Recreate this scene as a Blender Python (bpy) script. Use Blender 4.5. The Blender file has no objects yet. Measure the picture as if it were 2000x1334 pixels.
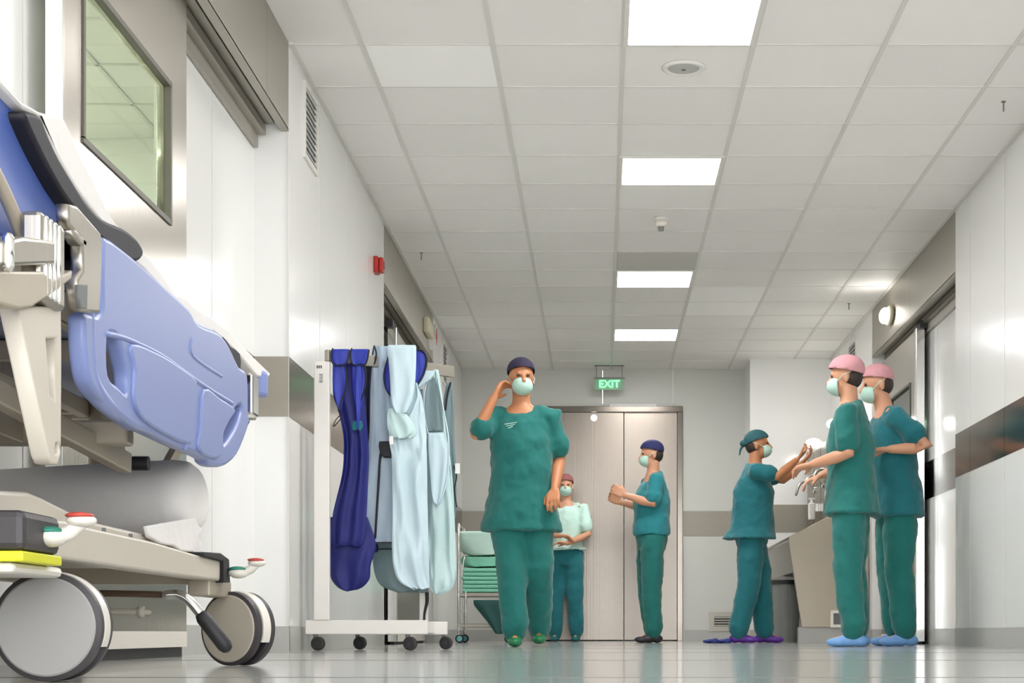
import bpy, bmesh, math, random
from mathutils import Vector, Matrix, Euler, noise
random.seed(7)
SC = bpy.context.scene
COL = SC.collection
PI = math.pi
# ---------------------------------------------------------------- camera, world, exposure
F = 3285.0; VX = 1175.0; VY = 1236.0; CH = 0.085
cd = bpy.data.cameras.new('camera'); cam = bpy.data.objects.new('camera', cd); COL.objects.link(cam)
cd.sensor_width = 36; cd.sensor_fit = 'HORIZONTAL'; cd.lens = F/2000*36
cd.shift_x = -(VX-1000)/2000; cd.shift_y = (VY-667)/2000
cd.clip_start = 0.05; cd.clip_end = 100
cam.location = (0, 0, CH); cam.rotation_euler = (PI/2, 0, 0)
SC.camera = cam
w = bpy.data.worlds.new('world'); SC.world = w; w.use_nodes = True
w.node_tree.nodes['Background'].inputs[0].default_value = (0.95, 0.97, 1.0, 1)
w.node_tree.nodes['Background'].inputs[1].default_value = 2.2
vs = SC.view_settings
vs.view_transform = 'Standard'; vs.look = 'None'; vs.gamma = 1; vs.use_curve_mapping = False
vs.exposure = 1.76
LAMP = 13.0
HC = 2.79      # ceiling height
XL, XR = -1.433, 2.26     # corridor walls
YF = 17.26     # far wall

# ---------------------------------------------------------------- helpers
W = {}
def lin(c):
    return tuple(((v/255)/12.92 if v/255 <= 0.04045 else ((v/255+0.055)/1.055)**2.4) for v in c)
def mat(name, rgb, rough=0.5, metal=0.0, emit=None, es=1.0, bump=0.0, bscale=20.0, stretch=(1,1,1), var=0.0, trans=0.0, alpha=1.0, spec=0.5, aniso=0.0, sheen=0.0, coat=0.0):
    m = bpy.data.materials.new(name); m.use_nodes = True
    nt = m.node_tree; b = nt.nodes['Principled BSDF']
    col = lin(rgb) + (1,)
    b.inputs['Base Color'].default_value = col
    b.inputs['Roughness'].default_value = rough
    b.inputs['Metallic'].default_value = metal
    b.inputs['Specular IOR Level'].default_value = spec
    b.inputs['Anisotropic'].default_value = aniso
    b.inputs['Transmission Weight'].default_value = trans
    b.inputs['Alpha'].default_value = alpha
    b.inputs['Sheen Weight'].default_value = sheen
    b.inputs['Coat Weight'].default_value = coat
    if emit:
        b.inputs['Emission Color'].default_value = lin(emit)+(1,)
        b.inputs['Emission Strength'].default_value = es
    tc = nt.nodes.new('ShaderNodeTexCoord'); mp = nt.nodes.new('ShaderNodeMapping')
    mp.inputs['Scale'].default_value = stretch
    nt.links.new(tc.outputs['Object'], mp.inputs[0])
    nz = nt.nodes.new('ShaderNodeTexNoise'); nz.inputs['Scale'].default_value = bscale; nz.inputs['Detail'].default_value = 4
    nt.links.new(mp.outputs[0], nz.inputs['Vector'])
    if bump:
        bp = nt.nodes.new('ShaderNodeBump'); bp.inputs['Strength'].default_value = bump; bp.inputs['Distance'].default_value = 0.01
        nt.links.new(nz.outputs[0], bp.inputs['Height']); nt.links.new(bp.outputs[0], b.inputs['Normal'])
    if var:
        mx = nt.nodes.new('ShaderNodeMix'); mx.data_type = 'RGBA'
        mx.inputs[6].default_value = tuple(c*(1-var) for c in col[:3])+(1,)
        mx.inputs[7].default_value = tuple(min(1, c*(1+var)) for c in col[:3])+(1,)
        nt.links.new(nz.outputs[0], mx.inputs[0]); nt.links.new(mx.outputs[2], b.inputs['Base Color'])
    return m

M = {}
M['wall'] = mat('wall_panel', (236,236,233), 0.16, bump=0.015, bscale=3, var=0.015, spec=0.55)
M['gap'] = mat('panel_gap', (120,118,112), 0.7)
M['back'] = mat('far_wall_paint', (205,205,198), 0.35, var=0.02, bscale=3)
M['steel'] = mat('brushed_steel', (178,172,162), 0.30, 1.0, bump=0.05, bscale=40, stretch=(1,1,0.02), aniso=0.5)
M['steel_dull'] = mat('dull_steel_sheet', (168,163,152), 0.42, 0.75, bump=0.03, bscale=30, stretch=(1,1,0.05), var=0.04)
M['door_steel'] = mat('door_steel', (186,180,170), 0.24, 1.0, bump=0.08, bscale=60, stretch=(1,1,0.01), aniso=0.4)
M['chrome'] = mat('chrome', (225,225,222), 0.12, 1.0, bump=0.01)
M['stripe'] = mat('steel_bumper_band', (112,106,98), 0.16, 1.0, bump=0.02, bscale=15, var=0.04)
M['base'] = mat('baseboard_vinyl', (180,180,175), 0.4, var=0.25, bscale=300)
M['tbar'] = mat('ceiling_grid_bar', (218,216,211), 0.5)
M['frame_w'] = mat('white_enamel', (226,222,216), 0.35, bump=0.02, var=0.02)
M['diff'] = mat('lamp_diffuser', (255,255,255), 0.6, emit=(252,250,250), es=LAMP)
M['diff2'] = mat('side_room_lamp_diffuser', (255,255,255), 0.6, emit=(252,250,250), es=LAMP*1.45)  # stronger glow for the unseen panels added in the side room
M['dark'] = mat('dark_rubber', (38,36,38), 0.55, var=0.2)
M['tyre'] = mat('tyre_rubber', (58,54,56), 0.5, var=0.1)
M['black'] = mat('black_trim', (16,16,22), 0.6)
M['gasket'] = mat('window_gasket', (92,88,78), 0.5)
M['beige'] = mat('beige_coated_metal', (202,194,180), 0.38, bump=0.02, var=0.03)
M['beige2'] = mat('beige_frame_metal', (176,166,148), 0.4, 0.2, bump=0.02, var=0.05)
M['cream'] = mat('cream_plastic', (226,220,210), 0.3, var=0.02)
M['blue'] = mat('periwinkle_plastic', (126,140,190), 0.34, var=0.03, bscale=4)
M['blue_deep'] = mat('blue_backrest_shell', (76,100,172), 0.4, var=0.04, bscale=4)
M['navy'] = mat('navy_vinyl', (10,10,24), 0.6, bump=0.05, var=0.1)
M['sheet'] = mat('white_sheet', (226,222,218), 0.85, bump=0.25, bscale=30, sheen=0.2)
M['disc'] = mat('wheel_disc_grey', (148,146,143), 0.4, bump=0.01, var=0.03)
M['disc2'] = mat('wheel_disc_beige', (180,172,156), 0.4, bump=0.01, var=0.03)
M['green_p'] = mat('green_pedal_plastic', (40,125,105), 0.4)
M['red_p'] = mat('red_pedal_plastic', (190,72,58), 0.4)
M['yellow'] = mat('yellow_strip', (222,222,30), 0.4)
M['red'] = mat('red_alarm_plastic', (178,38,26), 0.35)
M['skin'] = mat('skin', (205,150,118), 0.5, var=0.05)
M['skin2'] = mat('skin_tanned', (190,128,88), 0.5, var=0.05)
M['scrub'] = mat('teal_scrub_cotton', (12,106,100), 0.85, bump=0.2, bscale=12, var=0.08, sheen=0.2)
M['scrub_b'] = mat('blue_teal_scrub_cotton', (12,104,112), 0.85, bump=0.2, bscale=12, var=0.08, sheen=0.2)
M['scrub_l'] = mat('light_teal_scrub_cotton', (30,128,136), 0.85, bump=0.2, bscale=12, var=0.08, sheen=0.2)
M['cap_n'] = mat('navy_cap_cloth', (38,42,92), 0.8, var=0.1)
M['cap_d'] = mat('dark_cap_cloth', (40,34,60), 0.8, var=0.1)
M['cap_t'] = mat('teal_cap_cloth', (40,92,98), 0.8, var=0.1)
M['cap_p'] = mat('pink_cap_cloth', (206,150,156), 0.8, var=0.1)
M['cap_r'] = mat('brick_cap_cloth', (150,92,90), 0.8, var=0.1)
M['mask'] = mat('mint_mask_paper', (182,216,202), 0.8, bump=0.1, bscale=40)
M['hair'] = mat('dark_hair', (48,36,30), 0.6, var=0.2, bscale=80)
M['shoe_k'] = mat('black_shoe', (34,32,40), 0.5)
M['shoe_g'] = mat('green_clog', (28,118,72), 0.4)
M['shoe_b'] = mat('blue_shoe_cover', (112,160,214), 0.6, bump=0.3, bscale=40)
M['shoe_v'] = mat('purple_clog', (92,40,150), 0.45)
M['shoe_t'] = mat('teal_shoe', (14,96,96), 0.5)
M['eye'] = mat('eye_dark', (40,30,26), 0.2)
M['ap_blue'] = mat('royal_blue_apron_vinyl', (10,20,104), 0.6, bump=0.15, bscale=14, var=0.12)
M['ap_bluel'] = mat('bright_blue_apron_lining', (26,46,160), 0.5, bump=0.1, bscale=14, var=0.08)
M['ap_navy'] = mat('navy_apron_vinyl', (7,9,58), 0.5, bump=0.15, bscale=14, var=0.12)
M['ap_grey'] = mat('blue_grey_apron_vinyl', (158,176,192), 0.45, bump=0.15, bscale=10, var=0.05)
M['ap_white'] = mat('pale_blue_apron_vinyl', (192,214,222), 0.4, bump=0.3, bscale=9, var=0.03)
M['ap_mint'] = mat('pale_mint_apron_vinyl', (186,212,212), 0.4, bump=0.3, bscale=9, var=0.03)
M['ap_slate'] = mat('slate_green_apron_vinyl', (108,128,132), 0.45, bump=0.2, bscale=10, var=0.05)
M['linen'] = mat('mint_linen', (136,208,182), 0.9, bump=0.3, bscale=25, var=0.04)
M['linen_l'] = mat('pale_mint_linen', (196,228,216), 0.9, bump=0.3, bscale=25, var=0.04)
M['bag'] = mat('dark_teal_bag', (34,80,78), 0.7, bump=0.3, bscale=12)
M['cloth'] = mat('dark_blue_cloth', (40,52,120), 0.8, bump=0.4, bscale=30, var=0.3)
M['white_p'] = mat('white_plastic', (232,230,226), 0.35)
M['bin'] = mat('grey_bin_plastic', (128,128,124), 0.45)
M['glow_w'] = mat('lit_lamp_glass', (255,255,250), 0.4, emit=(255,252,244), es=6)
M['glow_g'] = mat('lit_green_letters', (120,240,160), 0.4, emit=(120,255,160), es=0.55)
M['print'] = mat('printed_mark_grey', (110,112,112), 0.6)
M['print_k'] = mat('printed_mark_black', (50,50,52), 0.6)
M['warm'] = mat('cream_lamp_body', (205,198,170), 0.4)
M['tile_w'] = mat('whiter_ceiling_tile', (252,251,248), 0.7, bump=0.05, bscale=80)
M['tile_d'] = mat('grey_ceiling_grille', (200,198,192), 0.6, bump=0.05, bscale=80)

def glass(name, rgb, rough=0.02, mixg=0.12):
    m = bpy.data.materials.new(name); m.use_nodes = True; nt = m.node_tree; nt.nodes.clear()
    o = nt.nodes.new('ShaderNodeOutputMaterial'); t = nt.nodes.new('ShaderNodeBsdfTransparent'); g = nt.nodes.new('ShaderNodeBsdfGlossy')
    fr = nt.nodes.new('ShaderNodeFresnel'); fr.inputs[0].default_value = 1.5
    mx = nt.nodes.new('ShaderNodeMixShader')
    t.inputs[0].default_value = lin(rgb)+(1,); g.inputs['Roughness'].default_value = rough
    ge = nt.nodes.new('ShaderNodeNewGeometry'); sb = nt.nodes.new('ShaderNodeMath'); sb.operation = 'SUBTRACT'; sb.use_clamp = True
    nt.links.new(fr.outputs[0], sb.inputs[0]); nt.links.new(ge.outputs['Backfacing'], sb.inputs[1]); nt.links.new(sb.outputs[0], mx.inputs[0])
    nt.links.new(t.outputs[0], mx.inputs[1]); nt.links.new(g.outputs[0], mx.inputs[2]); nt.links.new(mx.outputs[0], o.inputs[0])
    return m
M['glass_g'] = glass('green_door_glass', (232,241,224))
M['glass_c'] = glass('clear_door_glass', (170,190,180))

def floor_mat():
    m = bpy.data.materials.new('terrazzo_floor'); m.use_nodes = True; nt = m.node_tree; b = nt.nodes['Principled BSDF']
    tc = nt.nodes.new('ShaderNodeTexCoord')
    v = nt.nodes.new('ShaderNodeTexNoise'); v.inputs['Scale'].default_value = 140; v.inputs['Detail'].default_value = 3
    nt.links.new(tc.outputs['Object'], v.inputs['Vector'])
    cr = nt.nodes.new('ShaderNodeValToRGB'); cr.color_ramp.elements[0].position = 0.35; cr.color_ramp.elements[1].position = 0.65
    cr.color_ramp.elements[0].color = lin((160,160,156))+(1,); cr.color_ramp.elements[1].color = lin((205,205,200))+(1,)
    nt.links.new(v.outputs[0], cr.inputs[0]); nt.links.new(cr.outputs[0], b.inputs['Base Color'])
    b.inputs['Roughness'].default_value = 0.11; b.inputs['Specular IOR Level'].default_value = 0.4
    mp = nt.nodes.new('ShaderNodeMapping'); mp.inputs['Scale'].default_value = (1.0, 2.5, 1)
    nt.links.new(tc.outputs['Object'], mp.inputs[0])
    n2 = nt.nodes.new('ShaderNodeTexNoise'); n2.inputs['Scale'].default_value = 5; n2.inputs['Detail'].default_value = 3
    nt.links.new(mp.outputs[0], n2.inputs['Vector'])
    bp = nt.nodes.new('ShaderNodeBump'); bp.inputs['Strength'].default_value = 0.015; bp.inputs['Distance'].default_value = 0.02
    nt.links.new(n2.outputs[0], bp.inputs['Height']); nt.links.new(bp.outputs[0], b.inputs['Normal'])
    return m
M['floor'] = floor_mat()
def ceil_mat():
    m = mat('ceiling_tile', (214,212,206), 0.6, bump=0.08, bscale=120)
    nt = m.node_tree; b = nt.nodes['Principled BSDF']
    tc = nt.nodes.new('ShaderNodeTexCoord')
    mp = nt.nodes.new('ShaderNodeMapping'); mp.inputs['Location'].default_value = (-0.10/0.6, -7.73/0.6, 0); mp.inputs['Scale'].default_value = (1/0.6, 1/0.6, 1)
    nt.links.new(tc.outputs['Object'], mp.inputs[0])
    fl = nt.nodes.new('ShaderNodeVectorMath'); fl.operation = 'FLOOR'; nt.links.new(mp.outputs[0], fl.inputs[0])
    wn = nt.nodes.new('ShaderNodeTexWhiteNoise'); wn.noise_dimensions = '2D'; nt.links.new(fl.outputs[0], wn.inputs['Vector'])
    cr = nt.nodes.new('ShaderNodeValToRGB'); cr.color_ramp.elements[0].color = lin((236,234,230))+(1,); cr.color_ramp.elements[1].color = lin((242,240,236))+(1,)
    nt.links.new(wn.outputs['Value'], cr.inputs[0]); nt.links.new(cr.outputs[0], b.inputs['Base Color'])
    return m
M['ceil'] = ceil_mat()
M['far_steel'] = mat('far_door_steel', (118,111,103), 0.24, 1.0, bump=0.04, bscale=60, stretch=(1,1,0.01))
M['sink_steel'] = mat('sink_steel', (128,118,102), 0.35, 0.7, bump=0.04, bscale=30)

def px(x, y, Y):
    return Vector(((x-VX)*Y/F, Y, CH+(VY-y)*Y/F))
def onx(x, y, X):      # where a sight line meets the plane at X: returns (Y, height)
    Y = X*F/(x-VX)
    return (Y, CH+(VY-y)*Y/F)

def meta(o, label=None, cat=None, group=None, kind=None):
    if label: o['label'] = label
    if cat: o['category'] = cat
    if group: o['group'] = group
    if kind: o['kind'] = kind
    return o
def thing(name, loc, label=None, cat=None, group=None, kind=None):
    o = bpy.data.objects.new(name, None); COL.objects.link(o); o.location = loc; o.empty_display_size = 0.1
    W[o] = Matrix.Translation(Vector(loc))
    return meta(o, label, cat, group, kind)
XF = [None]
def obj(name, bm, m, parent=None, smooth=False, bevel=0, mats=None):
    if XF[0] is not None: bm.transform(XF[0])
    bmesh.ops.recalc_face_normals(bm, faces=bm.faces)
    me = bpy.data.meshes.new(name)
    vs_ = [v.co for v in bm.verts]
    c = Vector([(min(v[i] for v in vs_)+max(v[i] for v in vs_))/2 for i in range(3)])
    if name.startswith(('wall','floor','ceiling','baseboard','trim')): c = Vector((0,0,0))
    bmesh.ops.translate(bm, verts=bm.verts, vec=-c)
    bm.to_mesh(me); bm.free()
    if smooth:
        for p in me.polygons: p.use_smooth = True
    me.materials.append(m)
    for mm in (mats or []): me.materials.append(mm)
    o = bpy.data.objects.new(name, me); COL.objects.link(o); o.location = c
    W[o] = Matrix.Translation(c)
    if parent is not None:
        o.parent = parent; o.matrix_parent_inverse = W[parent].inverted()
    if bevel:
        b = o.modifiers.new('bevel', 'BEVEL'); b.width = bevel; b.segments = 2; b.limit_method = 'ANGLE'
        b.harden_normals = False
    return o
def nb(): return bmesh.new()
def box(bm, x0, x1, y0, y1, z0, z1, mi=0, mx=None):
    vs_ = [bm.verts.new((x, y, z)) for x in (x0, x1) for y in (y0, y1) for z in (z0, z1)]
    fs = [(0,1,3,2),(4,6,7,5),(0,4,5,1),(2,3,7,6),(0,2,6,4),(1,5,7,3)]
    for f in fs:
        fc = bm.faces.new([vs_[i] for i in f]); fc.material_index = mi
    if mx is not None:
        for v in vs_: v.co = mx @ v.co
    return vs_
def bar(bm, p0, p1, w_, h_, up=Vector((0,0,1))):
    p0 = Vector(p0); p1 = Vector(p1); d = (p1-p0); L = d.length; d.normalize()
    s = d.cross(up)
    if s.length < 1e-4: s = d.cross(Vector((0,1,0)))
    s.normalize(); u = s.cross(d)
    mx = Matrix(((s.x,d.x,u.x,p0.x),(s.y,d.y,u.y,p0.y),(s.z,d.z,u.z,p0.z),(0,0,0,1)))
    box(bm, -w_/2, w_/2, 0, L, -h_/2, h_/2, mx=mx)
def frames(pts):
    out = []; n = len(pts); up = None
    for i in range(n):
        t = (pts[min(i+1,n-1)]-pts[max(i-1,0)]).normalized()
        if up is None:
            a = Vector((0,0,1)) if abs(t.z) < 0.9 else Vector((0,1,0))
            s = t.cross(a).normalized()
        else:
            s = (up - t*up.dot(t)).normalized()
        up = s; out.append((t, s, t.cross(s)))
    return out
def catmull(pts, n=6, closed=False):
    P = [Vector(p) for p in pts]; out = []; N = len(P)
    rng = N if closed else N-1
    for i in range(rng):
        if closed: a,b,c,d = P[(i-1)%N],P[i],P[(i+1)%N],P[(i+2)%N]
        else: a,b,c,d = P[max(i-1,0)],P[i],P[i+1],P[min(i+2,N-1)]
        for k in range(n):
            t = k/n
            out.append(0.5*((2*b)+(c-a)*t+(2*a-5*b+4*c-d)*t*t+(3*b-3*c+d-a)*t**3))
    if not closed: out.append(P[-1])
    return out
def tube(bm, pts, r, seg=12, caps=True, smooth=0, flat=1.0):
    pts = [Vector(p) for p in pts]
    rr = list(r) if hasattr(r, '__len__') else [r]*len(pts)
    if smooth:
        q = catmull([Vector((*p, 0)) .to_3d() if False else p for p in pts], smooth)
        rq = []
        for i in range(len(pts)-1):
            for k in range(smooth): rq.append(rr[i]+(rr[i+1]-rr[i])*k/smooth)
        rq.append(rr[-1]); pts = q; rr = rq
    if caps:     # rounded ends
        a = (pts[0]-pts[1]).normalized(); b = (pts[-1]-pts[-2]).normalized()
        pre = [pts[0]+a*rr[0]*k for k in (0.95, 0.7)]; prr = [rr[0]*0.3, rr[0]*0.72]
        post = [pts[-1]+b*rr[-1]*k for k in (0.7, 0.95)]; por = [rr[-1]*0.72, rr[-1]*0.3]
        pts = pre+pts+post; rr = prr+rr+por
    fr = frames(pts); rings = []
    for p, (t, s, u), q in zip(pts, fr, rr):
        rings.append([bm.verts.new(p+s*math.cos(a*2*PI/seg)*q+u*math.sin(a*2*PI/seg)*q*flat) for a in range(seg)])
    for i in range(len(rings)-1):
        for a in range(seg):
            bm.faces.new((rings[i][a], rings[i][(a+1)%seg], rings[i+1][(a+1)%seg], rings[i+1][a]))
    bm.faces.new(rings[0][::-1]); bm.faces.new(rings[-1])
def cyl(bm, p0, p1, r0, r1=None, seg=32):
    r1 = r0 if r1 is None else r1
    p0 = Vector(p0); p1 = Vector(p1)
    fr = frames([p0, p1]); R = []
    for p, q, (t, s, u) in ((p0, r0, fr[0]), (p1, r1, fr[1])):
        R.append([bm.verts.new(p+s*math.cos(a*2*PI/seg)*q+u*math.sin(a*2*PI/seg)*q) for a in range(seg)])
    for a in range(seg): bm.faces.new((R[0][a], R[0][(a+1)%seg], R[1][(a+1)%seg], R[1][a]))
    bm.faces.new(R[0][::-1]); bm.faces.new(R[1])
def lathe(bm, c, axis, prof, seg=40):      # prof: (distance along axis, radius)
    c = Vector(c); axis = Vector(axis).normalized(); fr = frames([c, c+axis]); s, u = fr[0][1], fr[0][2]; R = []
    for d, r in prof:
        R.append([bm.verts.new(c+axis*d+(s*math.cos(a*2*PI/seg)+u*math.sin(a*2*PI/seg))*max(r, 1e-4)) for a in range(seg)])
    for i in range(len(R)-1):
        for a in range(seg): bm.faces.new((R[i][a], R[i][(a+1)%seg], R[i+1][(a+1)%seg], R[i+1][a]))
    bm.faces.new(R[0][::-1]); bm.faces.new(R[-1])
def ell(bm, c, r, seg=20, rot=None):
    g = bmesh.ops.create_uvsphere(bm, u_segments=seg, v_segments=max(8, seg*2//3), radius=1)
    mx = Matrix.Translation(Vector(c)) @ (rot.to_4x4() if rot else Matrix.Identity(4)) @ Matrix.Diagonal((*r, 1))
    bmesh.ops.transform(bm, matrix=mx, verts=g['verts'])
    return g['verts']
def loft(bm, rings, seg=28):      # rings: (cx, cy, z, rx, ry, tilt)  horizontal ellipses
    R = []
    for cx, cy, z, rx, ry, *t in rings:
        t = t[0] if t else 0
        R.append([bm.verts.new((cx+math.cos(a*2*PI/seg)*rx, cy+math.sin(a*2*PI/seg)*ry, z+math.sin(a*2*PI/seg)*ry*t)) for a in range(seg)])
    for i in range(len(R)-1):
        for a in range(seg): bm.faces.new((R[i][a], R[i][(a+1)%seg], R[i+1][(a+1)%seg], R[i+1][a]))
    bm.faces.new(R[0][::-1]); bm.faces.new(R[-1])
def plate(bm, outer, holes, x0, x1, bevel=0.004):
    """filled outline in (Y, height) with holes, given a thickness from x0 to x1"""
    cu = bpy.data.curves.new('tmp', 'CURVE'); cu.dimensions = '2D'; cu.fill_mode = 'BOTH'
    cu.extrude = max(abs(x1-x0)/2-bevel, 0.0005); cu.bevel_depth = bevel; cu.bevel_resolution = 2; cu.offset = -bevel
    for loop in [outer]+list(holes):
        sp = cu.splines.new('POLY'); sp.points.add(len(loop)-1)
        for p, q in zip(sp.points, loop): p.co = (q[0], q[1], 0, 1)
        sp.use_cyclic_u = True
    ob = bpy.data.objects.new('tmp', cu)
    me = ob.to_mesh(); n0 = len(bm.verts); bm.from_mesh(me); bm.verts.ensure_lookup_table()
    xm = (x0+x1)/2
    for v in bm.verts[n0:]: v.co = Vector((xm+v.co.z, v.co.x, v.co.y))
    ob.to_mesh_clear(); bpy.data.objects.remove(ob); bpy.data.curves.remove(cu)
def text_mesh(bm, s, size, c, mx=None, ext=0.003):
    cu = bpy.data.curves.new('tmp', 'FONT'); cu.body = s; cu.size = size; cu.extrude = ext; cu.align_x = 'CENTER'; cu.align_y = 'CENTER'; cu.offset = 0.002
    ob = bpy.data.objects.new('tmp', cu); me = ob.to_mesh(); n0 = len(bm.verts); bm.from_mesh(me); bm.verts.ensure_lookup_table()
    R = mx or Matrix.Rotation(PI/2, 4, 'X')
    for v in bm.verts[n0:]: v.co = Vector(c)+(R @ v.co)
    ob.to_mesh_clear(); bpy.data.objects.remove(ob); bpy.data.curves.remove(cu)
def o2(pts, X, sm=0):
    q = [onx(a, b, X) for a, b in pts]
    if sm: q = [(v.x, v.y) for v in catmull([Vector((a, b, 0)) for a, b in q], sm, True)]
    return q

# ---------------------------------------------------------------- room shell
bm = nb(); box(bm, -5, XR+0.4, -1.5, YF+0.3, -0.1, 0.0)
meta(obj('floor', bm, M['floor']), kind='structure')
bm = nb()
for y in (3.2, 5.2, 7.2, 9.2, 11.2, 13.2, 15.2): box(bm, -1.58, XR, y-0.004, y+0.004, 0.0, 0.0006)
meta(obj('trim_1', bm, mat('floor_seam', (84,84,82), 0.5)), kind='structure')
# ceiling with hanging grid
bm = nb(); box(bm, -5, XR+0.4, -1.5, YF+0.3, HC, HC+0.1)
meta(obj('ceiling', bm, M['ceil']), kind='structure')
bm = nb()
x = 0.10-0.6*3
while x < XR:
    if x > XL: box(bm, x-0.011, x+0.011, -1, YF, HC-0.005, HC)
    x += 0.6
k = -14
while 7.73+0.6*k < YF:
    y = 7.73+0.6*k
    box(bm, XL, XR, y-0.006, y+0.006, HC-0.004, HC); k += 1
box(bm, XL, XL+0.02, 7.7, YF, HC-0.012, HC); box(bm, XR-0.02, XR, -1, YF, HC-0.012, HC)
meta(obj('trim_2', bm, M['tbar']), kind='structure')
bm = nb(); box(bm, -1.1+0.012, -0.5-0.012, 7.73+0.007, 8.33-0.007, HC-0.0035, HC)
for (ax, ay) in ((0.7, 13.13), (0.7, 13.73)): box(bm, ax+0.012, ax+0.588, ay+0.007, ay+0.593, HC-0.0035, HC)
meta(obj('ceiling_tile', bm, M['tile_w']), kind='structure')

def wall_y(name, X, sgn, y0, y1, z0, z1, seams, m=None, th=0.1):
    """panelled wall along Y; face at X, body goes away from the corridor (sgn -1 left, +1 right)"""
    bm = nb(); e = [y0]+[s for s in seams if y0 < s < y1]+[y1]; g = 0.005
    for a, b in zip(e[:-1], e[1:]):
        box(bm, *sorted((X, X+sgn*0.02)), a+(g if a != y0 else 0), b-(g if b != y1 else 0), z0, z1)
    box(bm, *sorted((X+sgn*0.012, X+sgn*th)), y0+0.006, y1-0.006, z0, z1, mi=1)
    for a, b in ((y0, y0+0.006), (y1-0.006, y1)): box(bm, *sorted((X+sgn*0.0205, X+sgn*th)), a, b, z0, z1)
    return meta(obj(name, bm, m or M['wall'], mats=[M['gap']]), kind='structure')
seams = [8.55, 9.43, 10.31, 15.0, 15.9]
RL = XL-0.157; RR = XR+0.157
wall_y('wall_left', XL, -1, 7.70, 11.07, 0, HC, seams, th=0.257)
wall_y('wall_left_end', XL, -1, 14.30, YF, 0, HC, seams, th=0.257)
wall_y('wall_left_near', RL, -1, -1.5, 5.05, 0, HC, [2.3, 3.2, 4.12, 4.62])
wall_y('wall_left_recess', RL, -1, 6.35, 7.70, 0, 2.5, [6.86])
wall_y('wall_left_far_recess', RL, -1, 11.07, 14.30, 0, 2.5, [11.5, 12.4, 13.3])
wall_y('wall_right', XR, 1, -1.5, 10.74, 0, HC, [4.15, 5.03, 5.91, 6.79, 7.67]+seams, th=0.257)
wall_y('wall_right_end', XR, 1, 14.05, YF, 0, HC, seams, th=0.257)
wall_y('wall_right_recess', RR, 1, 10.74, 14.05, 0, 2.5, [12.1, 13.0])
# end jambs of the recesses get a corner strip
bm = nb()
for X, y in ((XL, 7.70), (XL, 14.30)):
    box(bm, X-0.012, X+0.0015, y-0.0015, y+0.012, 0, HC if False else 2.38)
meta(obj('trim_3', bm, M['tbar']), kind='structure')
# far wall
bm = nb()
e = [-1.7, -0.35, 0.01, 0.74, 1.9]
for a, b in ((XL, -0.70), ): box(bm, a-0.1, b, YF, YF+0.1, 0, HC)
box(bm, 0.83, 1.5, YF, YF+0.1, 0, HC)
for a, b in ((-0.70, 0.008), (0.012, 0.733), (0.737, 0.83)): box(bm, a, b, YF, YF+0.1, 2.40, HC)
box(bm, -0.70, 0.83, YF+0.1, YF+0.14, 0, 2.45)
meta(obj('wall_back', bm, M['back']), kind='structure')
bm = nb(); box(bm, 1.465, XR+0.05, 16.6, YF+0.1, 0, HC)
meta(obj('wall_back_right', bm, M['wall']), kind='structure')
# steel bumper bands
def band(n, X, sgn, y0, y1, brk=()):
    bm = nb(); e = [y0]+[b for b in brk if y0 < b < y1]+[y1]
    for a, b in zip(e[:-1], e[1:]): box(bm, *sorted((X-sgn*0.002, X+sgn*0.01)), a+0.003, b-0.003, 1.075, 1.35)
    meta(obj('trim_%d' % n, bm, M['stripe']), kind='structure')
band(4, XL, -1, 7.70, 11.07, seams); band(5, XL, -1, 14.3, YF, seams)
band(6, XR, 1, -1.5, 10.74, [4.15, 5.03, 5.91, 6.79, 7.67]+seams); band(7, XR, 1, 14.05, 16.6, seams)
band(8, RR, 1, 10.74, 14.05, [12.1, 13.0]); band(9, RL, -1, 6.45, 7.70, [6.86])
bm = nb()
box(bm, XL, -0.70, YF-0.003, YF+0.01, 1.075, 1.335); box(bm, 0.84, 1.465, YF-0.003, YF+0.01, 1.075, 1.335)
box(bm, 1.465, XR, 16.597, 16.62, 1.075, 1.35)
box(bm, RL+0.002, XL, 7.697, 7.72, 1.075, 1.35); box(bm, RL, XL, 14.297, 14.31, 1.075, 1.35)
box(bm, XR+0.003, RR, 14.047, 14.06, 1.075, 1.35)
meta(obj('trim_10', bm, mat('matt_bumper_band', (150,144,132), 0.4, 0.3, var=0.05)), kind='structure')
# baseboards
def bb(name, boxes):
    bm = nb()
    for b in boxes: box(bm, *b)
    meta(obj(name, bm, M['base']), kind='structure')
bb('baseboard_left', [(XL-0.01, XL+0.004, 7.70, 11.07, 0, 0.115), (XL-0.01, XL+0.004, 14.3, YF, 0, 0.115), (RL-0.01, RL+0.004, -1.5, 4.75, 0, 0.115),
    (RL-0.01, RL+0.004, 6.35, 7.70, 0, 0.115), (RL-0.01, RL+0.004, 11.07, 14.3, 0, 0.115), (RL, XL+0.004, 7.694, 7.71, 0, 0.115), (RL, XL+0.004, 14.294, 14.31, 0, 0.115)])
bb('baseboard_right', [(XR-0.004, XR+0.01, -1.5, 10.74, 0, 0.115), (XR-0.004, XR+0.01, 14.05, 16.6, 0, 0.115), (RR-0.004, RR+0.01, 10.74, 14.05, 0, 0.115),
    (XR-0.004, RR, 14.044, 14.06, 0, 0.115)])
bb('baseboard_back', [(XL, -0.72, YF-0.006, YF+0.01, 0, 0.115), (0.85, 1.465, YF-0.006, YF+0.01, 0, 0.115), (1.46, XR, 16.594, 16.61, 0, 0.115)])
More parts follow.
